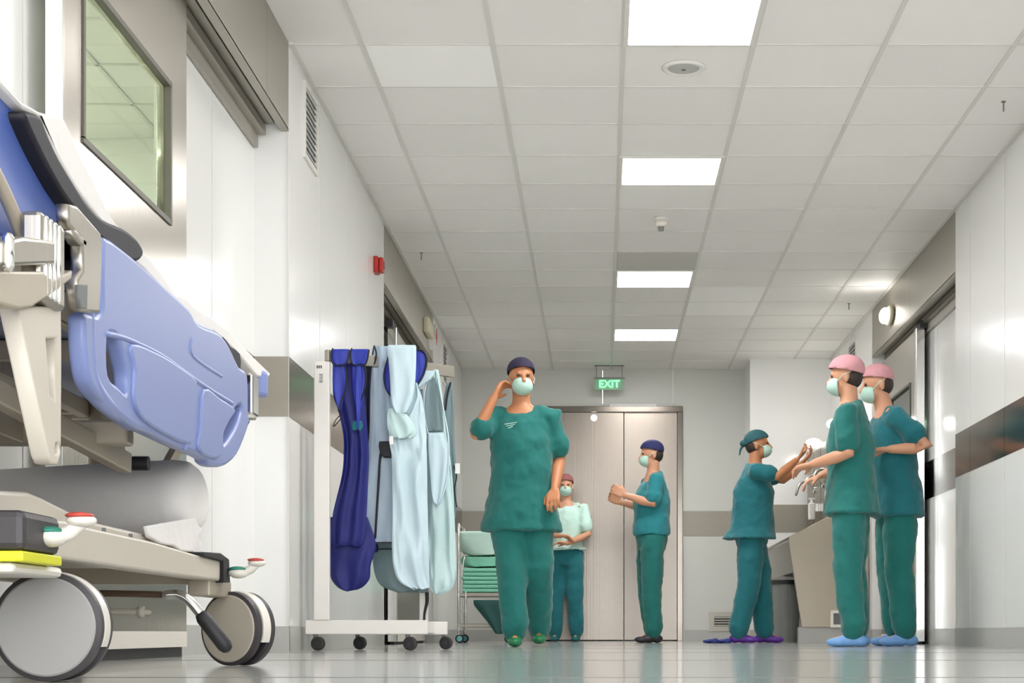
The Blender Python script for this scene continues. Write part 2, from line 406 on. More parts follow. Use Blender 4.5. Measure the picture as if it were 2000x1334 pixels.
# steel headers over the recessed sliding doors
def header(n, X, sgn, y0, y1, joints, track):
    bm = nb(); e = [y0]+joints+[y1]
    for a, b in zip(e[:-1], e[1:]): box(bm, *sorted((X, X+sgn*0.012)), a+0.002, b-0.002, 2.385, HC-0.004)
    box(bm, *sorted((X, X+sgn*0.035)), y0, y1, 2.38, 2.392)
    meta(obj('trim_%d' % n, bm, M['steel_dull']), kind='structure')
    bm = nb()
    a, b = track
    box(bm, *sorted((X+sgn*0.155, X+sgn*0.135)), a, b, 2.30, 2.36)
    box(bm, *sorted((X+sgn*0.155, X+sgn*0.100)), a, b, 2.36, 2.40)
    box(bm, *sorted((X+sgn*0.155, X+sgn*0.062)), a, b, 2.41, 2.47)
    box(bm, *sorted((X+sgn*0.155, X+sgn*0.012)), a, b, 2.47, 2.50)
    meta(obj('trim_%d' % (n+1), bm, M['steel_dull']), kind='structure')
header(11, XL, -1, 4.4, 7.70, [6.0, 7.2], (4.4, 7.68)); header(13, XL, -1, 11.07, 14.30, [12.62], (11.09, 14.28)); header(15, XR, 1, 10.74, 14.05, [12.33], (10.76, 14.03))
# room beyond the nearest sliding door
bm = nb()
box(bm, -5.0, -4.9, 1.5, 9.3, 0, HC); box(bm, -5.0, RL-0.1, 9.2, 9.3, 0, HC); box(bm, -5.0, RL-0.1, 1.4, 1.5, 0, HC)
box(bm, RL-0.1, RL, 5.05, 6.35, 2.3, HC)
meta(obj('wall_side_room', bm, M['wall']), kind='structure')
bm = nb()
for y in (5.0, 5.6, 6.2, 6.8, 7.4, 8.0, 8.6): box(bm, -4.9, RL-0.1, y-0.01, y+0.01, HC-0.006, HC)
for x in (-4.2, -3.6, -3.0, -2.4): box(bm, x-0.01, x+0.01, 1.5, 9.2, HC-0.006, HC)
meta(obj('trim_17', bm, M['tbar']), kind='structure')

# ---------------------------------------------------------------- sliding doors
def slide_door(n, Xf, sgn, y0, y1, z0, z1, win, pane, edge=True):
    d = thing('door_%d' % n, (Xf, (y0+y1)/2, 0), kind='structure')
    wy0, wy1, wz0, wz1 = win; th = 0.045; xs = sorted((Xf, Xf+sgn*th))
    bm = nb(); plate(bm, [(y0, z0), (y1, z0), (y1, z1), (y0, z1)], [[(wy0, wz0), (wy1, wz0), (wy1, wz1), (wy0, wz1)]], xs[0], xs[1], 0.002)
    obj('door_panel', bm, M['door_steel'], d)
    bm = nb(); g = 0.014
    xa, xb = sorted((Xf-sgn*0.006, Xf+sgn*0.02))
    for a in ((wy0-g, wy1+g, wz0-g, wz0+0.004), (wy0-g, wy1+g, wz1-0.004, wz1+g), (wy0-g, wy0+0.004, wz0, wz1), (wy1-0.004, wy1+g, wz0, wz1)):
        box(bm, xa, xb, a[0], a[1], a[2], a[3])
    obj('window_gasket', bm, M['gasket'], d)
    bm = nb(); xa, xb = sorted((Xf+sgn*0.014, Xf+sgn*0.018)); box(bm, xa, xb, wy0, wy1, wz0, wz1)
    obj('window_pane', bm, pane, d)
    bm = nb(); xa, xb = sorted((Xf-sgn*0.004, Xf+sgn*0.03)); box(bm, xa, xb, y0+0.02, y1-0.01, z0, z0+0.055)
    obj('kick_strip', bm, M['cream'], d)
    bm = nb(); box(bm, *sorted((Xf+sgn*0.012, Xf+sgn*0.034)), y0+0.02, y1-0.02, 0.0, z0-0.001); obj('floor_guide', bm, M['dark'], d)  # dark strip standing in for the shadow in the gap under the leaf
    if edge:
        bm = nb(); xa, xb = sorted((Xf-sgn*0.014, Xf+sgn*(th+0.005)))
        box(bm, xa, xb, y0-0.012, y0+0.05, z0, z1)
        obj('edge_profile', bm, M['chrome'], d, bevel=0.003)
        bm = nb(); box(bm, *sorted((Xf-sgn*0.03, Xf-sgn*0.0)), y0+0.10, y0+0.125, 0.9, 1.3); obj('pull_handle', bm, M['chrome'], d, bevel=0.004)
        bm = nb(); box(bm, *sorted((Xf+sgn*0.01, Xf+sgn*0.08)), y0-0.05, y0+0.09, z1-0.005, z1+0.05); obj('hanger', bm, M['dark'], d)
    return d
slide_door(1, -1.50, -1, 4.68, 6.08, 0.035, 2.375, (4.87, 5.84, 1.515, 1.985), M['glass_g'], edge=False)
bm = nb(); box(bm, -1.546, -1.4995, 4.674, 4.6795, 0.035, 2.375); obj('edge_strip', bm, M['wall'], [o for o in COL.objects if o.name == 'door_1'][0])
slide_door(2, -1.50, -1, 12.2, 14.25, 0.02, 2.30, (12.7, 13.6, 1.50, 1.96), M['glass_c'])
slide_door(3, 2.33, 1, 12.40, 14.0, 0.02, 2.33, (12.70, 13.62, 1.50, 1.96), M['glass_c'])
# far double door
d = thing('door_4', (0.06, YF, 0), kind='structure')
bm = nb(); box(bm, -0.715, 0.83, YF-0.05, YF+0.05, 2.345, 2.405); box(bm, -0.715, -0.655, YF-0.05, YF+0.05, 0, 2.345); box(bm, 0.775, 0.83, YF-0.05, YF+0.05, 0, 2.345)
obj('door_frame', bm, M['stripe'], d, bevel=0.004)
bm = nb(); box(bm, -0.655, 0.225, YF-0.012, YF+0.03, 0.012, 2.345); obj('door_panel', bm, M['far_steel'], d, bevel=0.002)
bm = nb(); box(bm, 0.232, 0.775, YF+0.0, YF+0.03, 0.012, 2.345); obj('door_panel', bm, M['far_steel'], d, bevel=0.002)
bm = nb(); box(bm, 0.08, 0.56, YF-0.056, YF-0.03, 2.398, 2.43); obj('door_sensor', bm, M['white_p'], d, bevel=0.004)  # plain white bar drawn for the bright strip of light over the door
bm = nb(); lathe(bm, px(1160, 816, YF-0.02), (0,-1,0), [(0, 0.03), (0.01, 0.03), (0.014, 0.0)]); obj('indicator_lamp', bm, M['glow_w'], d)

# ---------------------------------------------------------------- ceiling fixtures
LG = 'square panel lights in the ceiling'
def clight(x0, y0, label):
    t = thing('ceiling_light', (x0+0.3, y0+0.3, HC), label, 'ceiling light', LG)
    bm = nb(); a = 0.022
    for q in ((x0, x0+0.6, y0, y0+a), (x0, x0+0.6, y0+0.6-a, y0+0.6), (x0, x0+a, y0+a, y0+0.6-a), (x0+0.6-a, x0+0.6, y0+a, y0+0.6-a)): box(bm, *q, HC-0.012, HC+0.0)
    obj('frame', bm, M['frame_w'], t)
    bm = nb(); box(bm, x0+a, x0+0.6-a, y0+a, y0+0.6-a, HC-0.009, HC-0.001); obj('diffuser', bm, M['diff'], t)
for y0, lb in ((7.13, 'lit square ceiling panel light nearest, cut by the top edge of the photo'), (9.53, 'lit square ceiling panel light between the round speaker and the smoke detector'),
               (12.53, 'lit square ceiling panel light just beyond the grey ceiling tile'), (14.93, 'lit square ceiling panel light farthest down the corridor before the exit sign'),
               (4.73, 'lit square ceiling panel light above the stretcher, out of the frame')):
    clight(0.10, y0, lb)
for lx in (-4.2,):  # unseen panels added to brighten what shows through the door window
    for ly, lb in ((2.4,'first'), (4.4,'second'), (6.4,'third'), (8.0,'last')):
        t = thing('ceiling_light', (lx+0.3, ly+0.3, HC), lb+' panel light along the side room behind the sliding door window', 'ceiling light', 'panel lights in the side room')
        bm = nb(); box(bm, lx+0.02, lx+0.58, ly+0.02, ly+0.58, HC-0.01, HC-0.002); obj('diffuser', bm, M['diff2'], t)
t = thing('ceiling_speaker', (px(1335,131,8.04).x, 8.04, HC), 'round white speaker set flush in the ceiling near the nearest light', 'speaker')
c = Vector((px(1335,131,8.04).x, 8.04, HC))
bm = nb(); lathe(bm, c, (0,0,-1), [(0, 0.103), (0.008, 0.103), (0.014, 0.095), (0.012, 0.078), (0.006, 0.076)]); obj('rim', bm, M['white_p'], t, smooth=True)
bm = nb(); lathe(bm, c+Vector((0,0,-0.005)), (0,0,-1), [(0, 0.077), (0.006, 0.07), (0.009, 0.0)]); obj('grille', bm, mat('speaker_grille', (190,190,186), 0.6, bump=0.4, bscale=400), t)
bm = nb(); lathe(bm, c+Vector((0,0,-0.012)), (0,0,-1), [(0, 0.012), (0.004, 0.01)]); obj('badge', bm, M['print'], t)
c = Vector((px(1291,437,10.96).x, 10.96, HC))
t = thing('smoke_detector', c, 'small white smoke detector hanging from the ceiling in line with the lights', 'smoke detector')
bm = nb(); lathe(bm, c, (0,0,-1), [(0, 0.048), (0.012, 0.048), (0.02, 0.043)]); obj('base', bm, M['white_p'], t, smooth=True)
bm = nb(); lathe(bm, c, (0,0,-1), [(0.018, 0.04), (0.05, 0.04), (0.06, 0.032), (0.062, 0.0)]); obj('head', bm, M['cream'], t, smooth=True)
bm = nb(); lathe(bm, c, (0,0,-1), [(0.058, 0.022), (0.085, 0.018), (0.09, 0.0)]); obj('sensor_tip', bm, M['bin'], t, smooth=True)
bm = nb(); box(bm, 0.115, 0.685, 11.945, 12.515, HC-0.006, HC)
meta(obj('ceiling_grille', bm, M['tile_d']), 'grey square ceiling tile directly before the third light', 'ceiling tile')
for (ax, ay, lb) in ((1960,208,'thin grey sprinkler pin on the ceiling at the upper right'), (823,503,'thin grey sprinkler pin by the left wall ceiling edge'), (1658,602,'thin grey sprinkler pin on the ceiling beside the right door header')):
    Y = 2.70*F/(VY-ay+8); X = (ax-VX)*Y/F
    bm = nb(); lathe(bm, (X, Y, HC), (0,0,-1), [(0, 0.012), (0.004, 0.012), (0.006, 0.004), (0.05, 0.004), (0.052, 0.001)], 12)
    meta(obj('sprinkler', bm, M['gap']), lb, 'sprinkler', 'ceiling sprinkler pins')
# exit sign
ex = px(1190, 751, 17.0)
t = thing('exit_sign', (ex.x, 17.0, ex.z), 'green lit EXIT sign hung from the ceiling above the far door', 'exit sign')
bm = nb(); text_mesh(bm, 'EXIT', 0.105, (ex.x, 16.985, ex.z)); obj('letters', bm, M['glow_g'], t)
bm = nb(); box(bm, ex.x-0.15, ex.x+0.15, 16.995, 17.0, ex.z-0.055, ex.z+0.055)
obj('sign_plate', bm, mat('pale_green_sign_plate', (140,176,148), 0.4), t)
bm = nb(); box(bm, ex.x-0.155, ex.x+0.155, 16.985, 17.01, ex.z+0.055, ex.z+0.072)
for s in (-0.13, 0.13): box(bm, ex.x+s-0.004, ex.x+s+0.004, 16.99, 17.0, ex.z+0.07, HC)
box(bm, ex.x-0.15, ex.x+0.15, 16.99, 17.0, HC-0.012, HC)
obj('hanger', bm, M['bin'], t)

# wall vents
def vent(label, X, sgn, y0, y1, z0, z1, n=11, grp='louvred wall vents'):
    t = thing('wall_vent', (X, (y0+y1)/2, z0), label, 'vent', grp)
    a, b = sorted((X-sgn*0.012, X+sgn*0.002)); bm = nb(); f = 0.025
    for q in ((y0, y1, z0, z0+f), (y0, y1, z1-f, z1), (y0, y0+f, z0+f, z1-f), (y1-f, y1, z0+f, z1-f)): box(bm, a, b, *q)
    obj('frame', bm, M['frame_w'], t)
    bm = nb(); box(bm, *sorted((X-sgn*0.001, X+sgn*0.002)), y0+f, y1-f, z0+f, z1-f); obj('backing', bm, M['print'], t)
    bm = nb()
    for k in range(n):
        z = z0+f+(z1-z0-2*f)*(k+0.5)/n
        bar(bm, (X-sgn*0.006, y0+f, z), (X-sgn*0.006, y1-f, z), 0.016, 0.003, up=Vector((-sgn*0.6,0,1)))
    o = obj('louvres', bm, M['white_p'], t)
vent('tall white louvred vent high on the left wall beside the near steel header', XL, -1, 8.07, 8.43, 2.37, 2.74)
vent('small louvred vent high on the left wall close to the far wall', XL, -1, 15.1, 15.5, 2.34, 2.72, 9)
vent('small louvred vent high on the right wall above the scrub sink', XR, 1, 14.9, 15.35, 2.34, 2.70, 9)
a = px(1385, 1195, YF); b = px(1440, 1233, YF)
t = thing('wall_vent', (a.x, YF, 0.1), 'low square steel vent on the far wall behind the nurse at the sink', 'vent')
bm = nb(); f = 0.05; yy = (YF-0.014, YF)
for q in ((a.x, b.x, b.z, b.z+f), (a.x, b.x, a.z-f, a.z)): box(bm, q[0], q[1], *yy, q[2], q[3])
for q in ((a.x, a.x+f), (b.x-f, b.x)): box(bm, *q, *yy, b.z+f, a.z-f)
obj('frame', bm, M['steel_dull'], t)
bm = nb(); box(bm, a.x+f, b.x-f, YF-0.004, YF, b.z+f, a.z-f); obj('backing', bm, M['print_k'], t)
bm = nb()
for k in range(4): box(bm, a.x+f, b.x-f, YF-0.011, YF-0.005, b.z+f+0.005+k*0.026, b.z+f+0.017+k*0.026)
obj('louvres', bm, M['steel_dull'], t)
# red alarm
p = px(736, 518, 10.60)
t = thing('fire_alarm', (XL, 10.6, p.z), 'small red fire alarm box on the left wall before the far doorway', 'fire alarm')
bm = nb(); box(bm, XL, XL+0.03, 10.56, 10.66, p.z-0.052, p.z+0.052); obj('base', bm, M['red'], t, bevel=0.006)
bm = nb(); box(bm, XL+0.03, XL+0.06, 10.565, 10.655, p.z-0.046, p.z+0.046); obj('front', bm, M['red'], t, bevel=0.012)
bm = nb(); lathe(bm, (XL+0.06, 10.61, p.z), (1,0,0), [(0, 0.025), (0.004, 0.022)]); obj('lens', bm, mat('dark_red_lens', (120,20,16), 0.3), t)
# lamps on the headers
t = thing('emergency_lamp', (XR, 13.1, 2.55), 'cream oval bulkhead lamp, lit, on the right steel door header', 'lamp')
c = Vector((XR, 13.1, 2.555))
bm = nb(); ell(bm, c+Vector((-0.02, 0, 0)), (0.035, 0.15, 0.075)); obj('housing', bm, M['warm'], t, smooth=True)
bm = nb(); ell(bm, c+Vector((-0.055, 0, 0)), (0.04, 0.12, 0.06)); obj('lens', bm, M['glow_w'], t, smooth=True)
c = Vector((XL, 13.75, 2.56))
t = thing('emergency_lamp', c, 'cream box lamp with a red diamond mark on the left steel door header', 'lamp')
bm = nb(); box(bm, XL, XL+0.05, 13.5, 13.85, 2.50, 2.63); obj('housing', bm, M['warm'], t, bevel=0.015)
bm = nb(); mx = Matrix.Translation((XL+0.06, 13.98, 2.545)) @ Matrix.Rotation(PI/4, 4, 'X'); box(bm, -0.06, 0.0, -0.075, 0.075, -0.075, 0.075, mx=mx); obj('sign_body', bm, M['white_p'], t)
bm = nb(); box(bm, 0.0, 0.003, -0.05, 0.05, -0.05, 0.05, mx=mx); obj('red_mark', bm, M['red'], t)

# ---------------------------------------------------------------- stretcher
st = thing('hospital_stretcher', (-1.2, 3.6, 0), 'wheeled hospital stretcher with periwinkle blue side rail against the left wall', 'stretcher')
XS = -0.90
rail = [(148,640),(150,612),(182,611),(184,540),(186,470),(195,466),(211,476),(256,512),(310,561),(355,602),(373,631),(414,649),(434,674),(454,715),(471,732),(473,809),(477,818),(468,849),(450,890),(427,910),(405,912),(394,906),(388,896),(360,883),(333,872),(270,843),(252,838),(202,800),(171,768),(157,737),(150,687)]
h1 = [(193,664),(200,652),(214,660),(225,692),(235,732),(233,768),(216,755),(195,732)]
h2 = [(445,802),(457,791),(461,800),(452,828),(434,858),(424,866),(425,847),(436,825)]
bm = nb(); plate(bm, o2(rail, XS, 3), [o2(h1, XS, 4), o2(h2, XS, 4)], XS-0.016, XS+0.016, 0.009)
def p3(x, y, X): a = onx(x, y, X); return Vector((X, a[0], a[1]))
obj('side_rail', bm, M['blue'], st, smooth=False)
sr = st.children[-1] if st.children else None
srail = [o for o in COL.objects if o.name.startswith('side_rail')][0]
bm = nb(); tube(bm, [p3(165,612,XS), p3(167,690,XS), p3(172,735,XS), p3(188,770,XS), p3(218,800,XS), p3(262,826,XS)], [0.017,0.018,0.018,0.018,0.016,0.012], 16, smooth=6)
obj('rail_handle', bm, M['blue'], srail, smooth=True)
bm = nb(); tube(bm, [p3(466,812,XS), p3(464,845,XS), p3(448,880,XS), p3(420,897,XS)], [0.012,0.015,0.016,0.012], 14, smooth=6)
obj('rail_handle', bm, M['blue'], srail, smooth=True)
bm = nb()
tube(bm, [p3(x, y, XS+0.014) for x, y in ((205,652),(240,660),(288,681),(325,702),(360,728),(405,759),(452,788))], 0.006, 8, smooth=5)
tube(bm, [p3(x, y, XS+0.014) for x, y in ((372,750),(370,800),(361,874))], 0.007, 8, smooth=5)
tube(bm, [p3(x, y, XS+0.015) for x, y in ((374,662),(376,695),(432,735))], 0.004, 8, smooth=5)
obj('moulded_ridge', bm, M['blue'], srail, smooth=True)
# raised lower field
fld = [(236,672),(288,690),(325,712),(360,738),(366,760),(362,820),(352,868),(275,832),(246,800),(240,760),(242,720)]
bm = nb(); plate(bm, o2(fld, XS, 3), [], XS+0.01, XS+0.023, 0.005); obj('raised_panel', bm, M['blue'], srail)
fld = [(380,760),(412,778),(442,800),(430,822),(418,848),(416,884),(400,896),(370,878),(374,830)]
bm = nb(); plate(bm, o2(fld, XS, 3), [], XS+0.01, XS+0.023, 0.005); obj('raised_panel', bm, M['blue'], srail)
# tilted backrest shell
bk = [(-140,-40),(-60,60),(0,158),(48,224),(80,290),(130,372),(185,438),(186,462),(120,470),(40,480),(-60,480),(-140,470)]
bm = nb(); plate(bm, o2(bk, -0.925, 3), [], -1.45, -0.925, 0.02); obj('backrest', bm, M['blue_deep'], st)
bm = nb(); tube(bm, [p3(-30,300,-0.905), p3(10,380,-0.905), p3(48,470,-0.905)], 0.011, 10, smooth=4); obj('backrest_strut', bm, M['beige2'], st, smooth=True)
# mattress: navy edge
mt = [(46,224),(60,220),(78,228),(92,262),(112,305),(140,352),(168,396),(200,428),(240,446),(266,466),(279,490),(274,507),(256,512),(236,498),(180,452),(130,392),(96,335),(66,275)]
bm = nb(); plate(bm, o2(mt, -0.90, 3), [], -1.47, -0.898, 0.008); obj('mattress', bm, M['navy'], st)
bm = nb(); box(bm, -1.47, -0.935, 3.05, 4.42, 0.715, 0.765); obj('mattress', bm, M['navy'], st, bevel=0.015)
bm = nb(); plate(bm, o2([(434,658),(448,676),(466,690),(467,722),(456,727),(444,706)], -0.90, 2), [], -0.94, -0.896, 0.004); obj('mattress_corner', bm, M['navy'], st)
# deck below
bm = nb(); box(bm, -1.48, -0.94, 2.3, 4.45, 0.695, 0.713); obj('deck', bm, mat('blue_grey_deck', (150,158,190), 0.4), st)
bm = nb()
for y in (4.40, 4.52): bar(bm, (-1.48, y, 0.675), (-0.93, y, 0.675), 0.03, 0.035)
for x in (-1.46, -0.965): bar(bm, (x, 2.35, 0.672), (x, 4.52, 0.672), 0.03, 0.04)
for y in (2.6, 3.5): bar(bm, (-1.46, y, 0.672), (-0.965, y, 0.672), 0.04, 0.04)
obj('deck_frame', bm, M['beige2'], st, bevel=0.004)
# foot corner clamp and bumper
bm = nb(); p = p3(488, 770, -0.90); box(bm, -0.93, -0.885, p.y-0.035, p.y+0.04, 0.64, 0.745); box(bm, -0.935, -0.895, p.y-0.02, p.y+0.09, 0.655, 0.735); obj('rail_clamp', bm, M['chrome'], st, bevel=0.006)
bm = nb(); cyl(bm, (-0.925, 4.50, 0.715), (-0.925, 4.50, 0.785), 0.032); obj('corner_bumper', bm, M['blue'], st, smooth=False, bevel=0.01)
# steel bracket at the near end of the rail
br = nb(); q0 = p3(82, 540, -0.86); q1 = p3(126, 396, -0.86)
box(br, -0.895, -0.861, q0.y-0.0, q1.y+0.01, 0.60, 0.735)
obj('rail_bracket', br, M['steel'], st, bevel=0.008)
brk = [o for o in COL.objects if o.name.startswith('rail_bracket')][0]
br = nb()
for k in range(4): tube(br, [(-0.861, q0.y+0.020+k*0.021, 0.61), (-0.861, q0.y+0.020+k*0.021, 0.727)], 0.0045, 10)
obj('ribbing', br, M['chrome'], brk, smooth=True)
bm = nb(); plate(bm, o2([(122,398),(140,402),(186,455),(190,475),(184,612),(148,608),(140,545),(152,528),(150,470),(124,440)], -0.872, 0), [o2([(130,452),(146,478),(158,486),(160,470),(136,446)], -0.872)], -0.885, -0.862, 0.005); obj('rail_bracket', bm, M['steel'], st)
bm = nb(); plate(bm, o2([(150,556),(166,556),(165,603),(153,603)], -0.862), [], -0.866, -0.857, 0.002); obj('bracket_inset', bm, M['print'], st)
bm = nb(); plate(bm, o2([(-60,470),(0,466),(20,462),(84,470),(84,516),(0,520),(-60,520)], -0.875), [], -0.90, -0.855, 0.006); obj('bracket_arm', bm, M['steel'], st)
bm = nb(); tube(bm, [p3(16,466,-0.85), p3(16,520,-0.85)], 0.009, 12); obj('bracket_post', bm, M['chrome'], st, smooth=True)
bm = nb(); plate(bm, o2([(-60,530),(70,530),(88,545),(128,528),(126,545),(100,566),(48,600),(22,604),(-60,580)], -0.87, 0), [], -0.885, -0.858, 0.004); obj('bracket_plate', bm, M['beige2'], st)
bm = nb(); plate(bm, o2([(22,602),(108,596),(109,700),(108,885),(101,908),(90,906),(84,892)], -0.885, 0), [o2([(78,662),(98,660),(97,785),(86,770)], -0.885), o2([(97,866),(103,866),(105,876),(103,886),(97,886),(95,876)], -0.885)], -0.905, -0.875, 0.004); obj('lift_lever', bm, M['beige'], st)
bm = nb(); tube(bm, [p3(152,520,-0.90), p3(140,548,-0.90), p3(118,556,-0.90)], 0.010, 10, smooth=5); obj('blue_knob', bm, M['blue'], st, smooth=True)
# lift linkage
bm = nb(); bar(bm, p3(-40, 750, -1.08), p3(245, 905, -1.05), 0.03, 0.045); obj('lift_beam', bm, M['beige2'], st, bevel=0.004)
bm = nb(); bar(bm, p3(-60, 690, -1.30), p3(165, 800, -1.30), 0.03, 0.04); obj('lift_beam', bm, M['beige2'], st, bevel=0.004)
bm = nb(); bar(bm, p3(55, 585, -1.0), p3(230, 690, -1.0), 0.025, 0.025); obj('lift_beam', bm, M['beige2'], st, bevel=0.004)
bm = nb(); cyl(bm, p3(247, 905, -1.07), p3(247, 905, -1.07)+Vector((0.05,0,0)), 0.016); obj('pivot_bolt', bm, M['dark'], st)
bm = nb(); bar(bm, (-1.13, 4.1, 0.36), (-1.05, 4.4, 0.68), 0.02, 0.025); obj('lift_strut', bm, M['beige2'], st)
bm = nb(); cyl(bm, (-1.22, 3.1, 0.30), (-1.22, 3.1, 0.50), 0.085); cyl(bm, (-1.22, 3.1, 0.50), (-1.22, 3.1, 0.69), 0.06); obj('lift_column', bm, M['beige2'], st, smooth=False)
bm = nb(); cyl(bm, (-1.25, 4.25, 0.27), (-1.25, 4.25, 0.40), 0.06); cyl(bm, (-1.25, 4.25, 0.40), (-1.25, 4.25, 0.69), 0.045); obj('lift_column', bm, M['beige2'], st, smooth=False)
bm = nb(); bar(bm, (-1.44, 3.5, 0.50), (-0.98, 3.5, 0.50), 0.05, 0.05); bar(bm, (-1.22, 2.6, 0.52), (-1.22, 3.5, 0.50), 0.05, 0.05); obj('cross_member', bm, M['beige2'], st, bevel=0.005)
# base chassis
bs = [(-80,960),(0,958),(58,961),(100,978),(140,1002),(230,1042),(330,1068),(437,1092),(437,1136),(300,1120),(165,1100),(80,1086),(-80,1060)]
bm = nb(); plate(bm, o2([(78,1018),(125,1016),(165,1028),(300,1058),(380,1082),(437,1096),(437,1136),(300,1118),(165,1098),(78,1086)], -0.945), [], -0.99, -0.945, 0.006)
obj('chassis_beam', bm, M['beige'], st)
bm = nb(); plate(bm, o2([(-100,958),(0,958),(58,961),(85,972),(140,1000),(180,1018),(290,1044),(385,1082),(385,1110),(140,1090),(-100,1080)], -0.98), [], -1.46, -0.98, 0.008)
obj('chassis_cover', bm, M['beige'], st)
for x_, y_ in ((205,1037),(257,1048),(303,1058),(344,1068)):
    bm = nb(); a = p3(x_, y_, -0.975); box(bm, -0.985, -0.974, a.y-0.004, a.y+0.004, a.z-0.006, a.z+0.006)
    obj('cover_clip', bm, M['print'], st)
bm = nb(); box(bm, -1.10, -0.90, 2.62, 2.80, 0.213, 0.277); obj('pedal_housing', bm, M['tyre'], st, bevel=0.012)
bm = nb(); box(bm, -1.10, -0.898, 2.61, 2.80, 0.196, 0.2125); obj('yellow_band', bm, M['yellow'], st, bevel=0.003)
bm = nb(); box(bm, -1.12, -0.915, 2.62, 2.86, 0.178, 0.196); obj('wheel_hood', bm, M['cream'], st, bevel=0.01)
bm = nb(); plate(bm, o2([(397,1078),(432,1080),(448,1092),(450,1138),(437,1138),(437,1096),(400,1086)], -0.935), [], -0.99, -0.935, 0.003); obj('end_cap', bm, M['dark'], st)
bm = nb(); box(bm, -1.01, -0.955, 4.10, 4.34, 0.175, 0.216); obj('castor_stem', bm, M['beige2'], st, bevel=0.004)
bm = nb(); bar(bm, (-1.46, 4.2, 0.23), (-0.98, 4.2, 0.23), 0.06, 0.05); bar(bm, (-1.46, 2.7, 0.23), (-0.98, 2.7, 0.23), 0.06, 0.05); bar(bm, (-1.44, 2.7, 0.235), (-1.44, 4.2, 0.235), 0.04, 0.05); obj('chassis_frame', bm, M['beige2'], st)
def pedal(c, s, nm='brake_pedal'):
    c = Vector(c)
    bm = nb(); ell(bm, c, (0.027*s, 0.028*s, 0.015*s)); ell(bm, c+Vector((0.048*s, 0.0, 0.026*s)), (0.023*s, 0.024*s, 0.011*s))
    tube(bm, [c+Vector((0.01*s,0,0.0)), c+Vector((0.03*s,0,0.008*s)), c+Vector((0.045*s,0,0.022*s))], 0.012*s, 12)
    tube(bm, [c+Vector((-0.06*s,0.03,0.008)), c], 0.010*s, 10)
    o = obj(nm, bm, M['cream'], st, smooth=True)
    bm = nb(); ell(bm, c+Vector((-0.002, -0.004, 0.010*s)), (0.024*s, 0.022*s, 0.0075*s)); obj('green_pad', bm, M['green_p'], o, smooth=True)
    bm = nb(); ell(bm, c+Vector((0.046*s, -0.004, 0.034*s)), (0.022*s, 0.022*s, 0.0055*s)); obj('red_pad', bm, M['red_p'], o, smooth=True)
a = px(99, 1050, 2.74); pedal(a, 1.05)
a = px(466, 1119, 4.22); pedal(a, 0.95)
def twin_wheel(c, ang, md, r=0.095, nm='castor_wheel'):
    ax = Vector((math.sin(ang), math.cos(ang), 0)); c = Vector(c)
    bm = nb(); lathe(bm, c, ax, [(0.0, r-0.008), (0.004, r), (0.020, r), (0.024, r-0.008)], 64); w_ = obj(nm, bm, M['tyre'], st, smooth=False)
    bm = nb(); lathe(bm, c, ax, [(-0.003, r-0.012), (-0.001, r-0.009), (0.002, r-0.009)], 64); obj('wheel_disc', bm, md, w_)
    bm = nb(); lathe(bm, c+ax*0.052, ax, [(0.0, r-0.008), (0.004, r), (0.018, r), (0.022, r-0.008)], 64); obj('rear_tyre', bm, M['tyre'], w_)
    bm = nb(); lathe(bm, c+ax*0.024, ax, [(0.0, r+0.0015), (0.028, r+0.0015)], 64)
    for v in list(bm.verts):
        pass
    bmesh.ops.bisect_plane(bm, geom=bm.verts[:]+bm.edges[:]+bm.faces[:], plane_co=c+Vector((0,0,-0.035)), plane_no=(0,0,-1), clear_outer=True)
    obj('wheel_guard', bm, M['cream'], w_)
    bm = nb(); cyl(bm, c+ax*0.026, c+ax*0.05, 0.03); obj('axle', bm, M['dark'], w_)
twin_wheel((px(90,1225,2.90).x, 2.90, 0.0955), 0.0, M['disc'])
twin_wheel((px(446,1229,4.30).x, 4.30, 0.0955), 0.5, M['disc2'])
twin_wheel((-1.40, 4.22, 0.0955), 0.2, M['disc2'])
twin_wheel((-1.42, 2.90, 0.0955), 0.0, M['disc'])
# steering lever crossing under the base
bm = nb(); tube(bm, [px(150,1158,3.95), px(260,1160,3.95), px(335,1162,3.9)], 0.008, 12); obj('steering_rod', bm, mat('bronze_rod', (120,98,82), 0.4, 0.4), st, smooth=True)
bm = nb(); tube(bm, [px(325,1162,3.9), px(350,1162,3.9), px(372,1176,3.9), px(402,1213,3.9)], 0.0115, 14, smooth=5); obj('steering_lever', bm, M['chrome'], st, smooth=True)
bm = nb(); tube(bm, [px(397,1207,3.9), px(439,1261,3.9)], 0.0175, 16); obj('lever_grip', bm, M['dark'], st, smooth=True)
bm = nb(); tube(bm, [px(180,1193,3.98), px(290,1196,3.98)], 0.007, 12); cyl(bm, px(270,1195,3.98), px(282,1195,3.98), 0.013); obj('brake_rod', bm, M['beige'], st, smooth=True)

# sheet over the mattress
top = [(-140,-30),(-60,60),(5,158),(40,196),(78,218),(126,232),(140,262),(160,310),(184,352),(207,404),(226,434),(256,464),(280,489),(315,530),(342,572),(362,580),(380,598),(414,620),(445,642),(495,696),(530,730)]
bot = [(524,738),(504,736),(486,716),(468,694),(441,668),(418,648),(400,652),(384,644),(366,622),(340,592),(315,563),(284,528),(262,510),(232,470),(196,430),(150,370),(110,300),(80,230),(48,215),(0,165),(-140,0)]
bm = nb(); plate(bm, o2(top+bot, -0.905), [], -1.48, -0.905, 0.006)
meta(obj('bed_sheet', bm, M['sheet']), 'white sheet spread over the stretcher mattress and hanging past its foot', 'sheet')
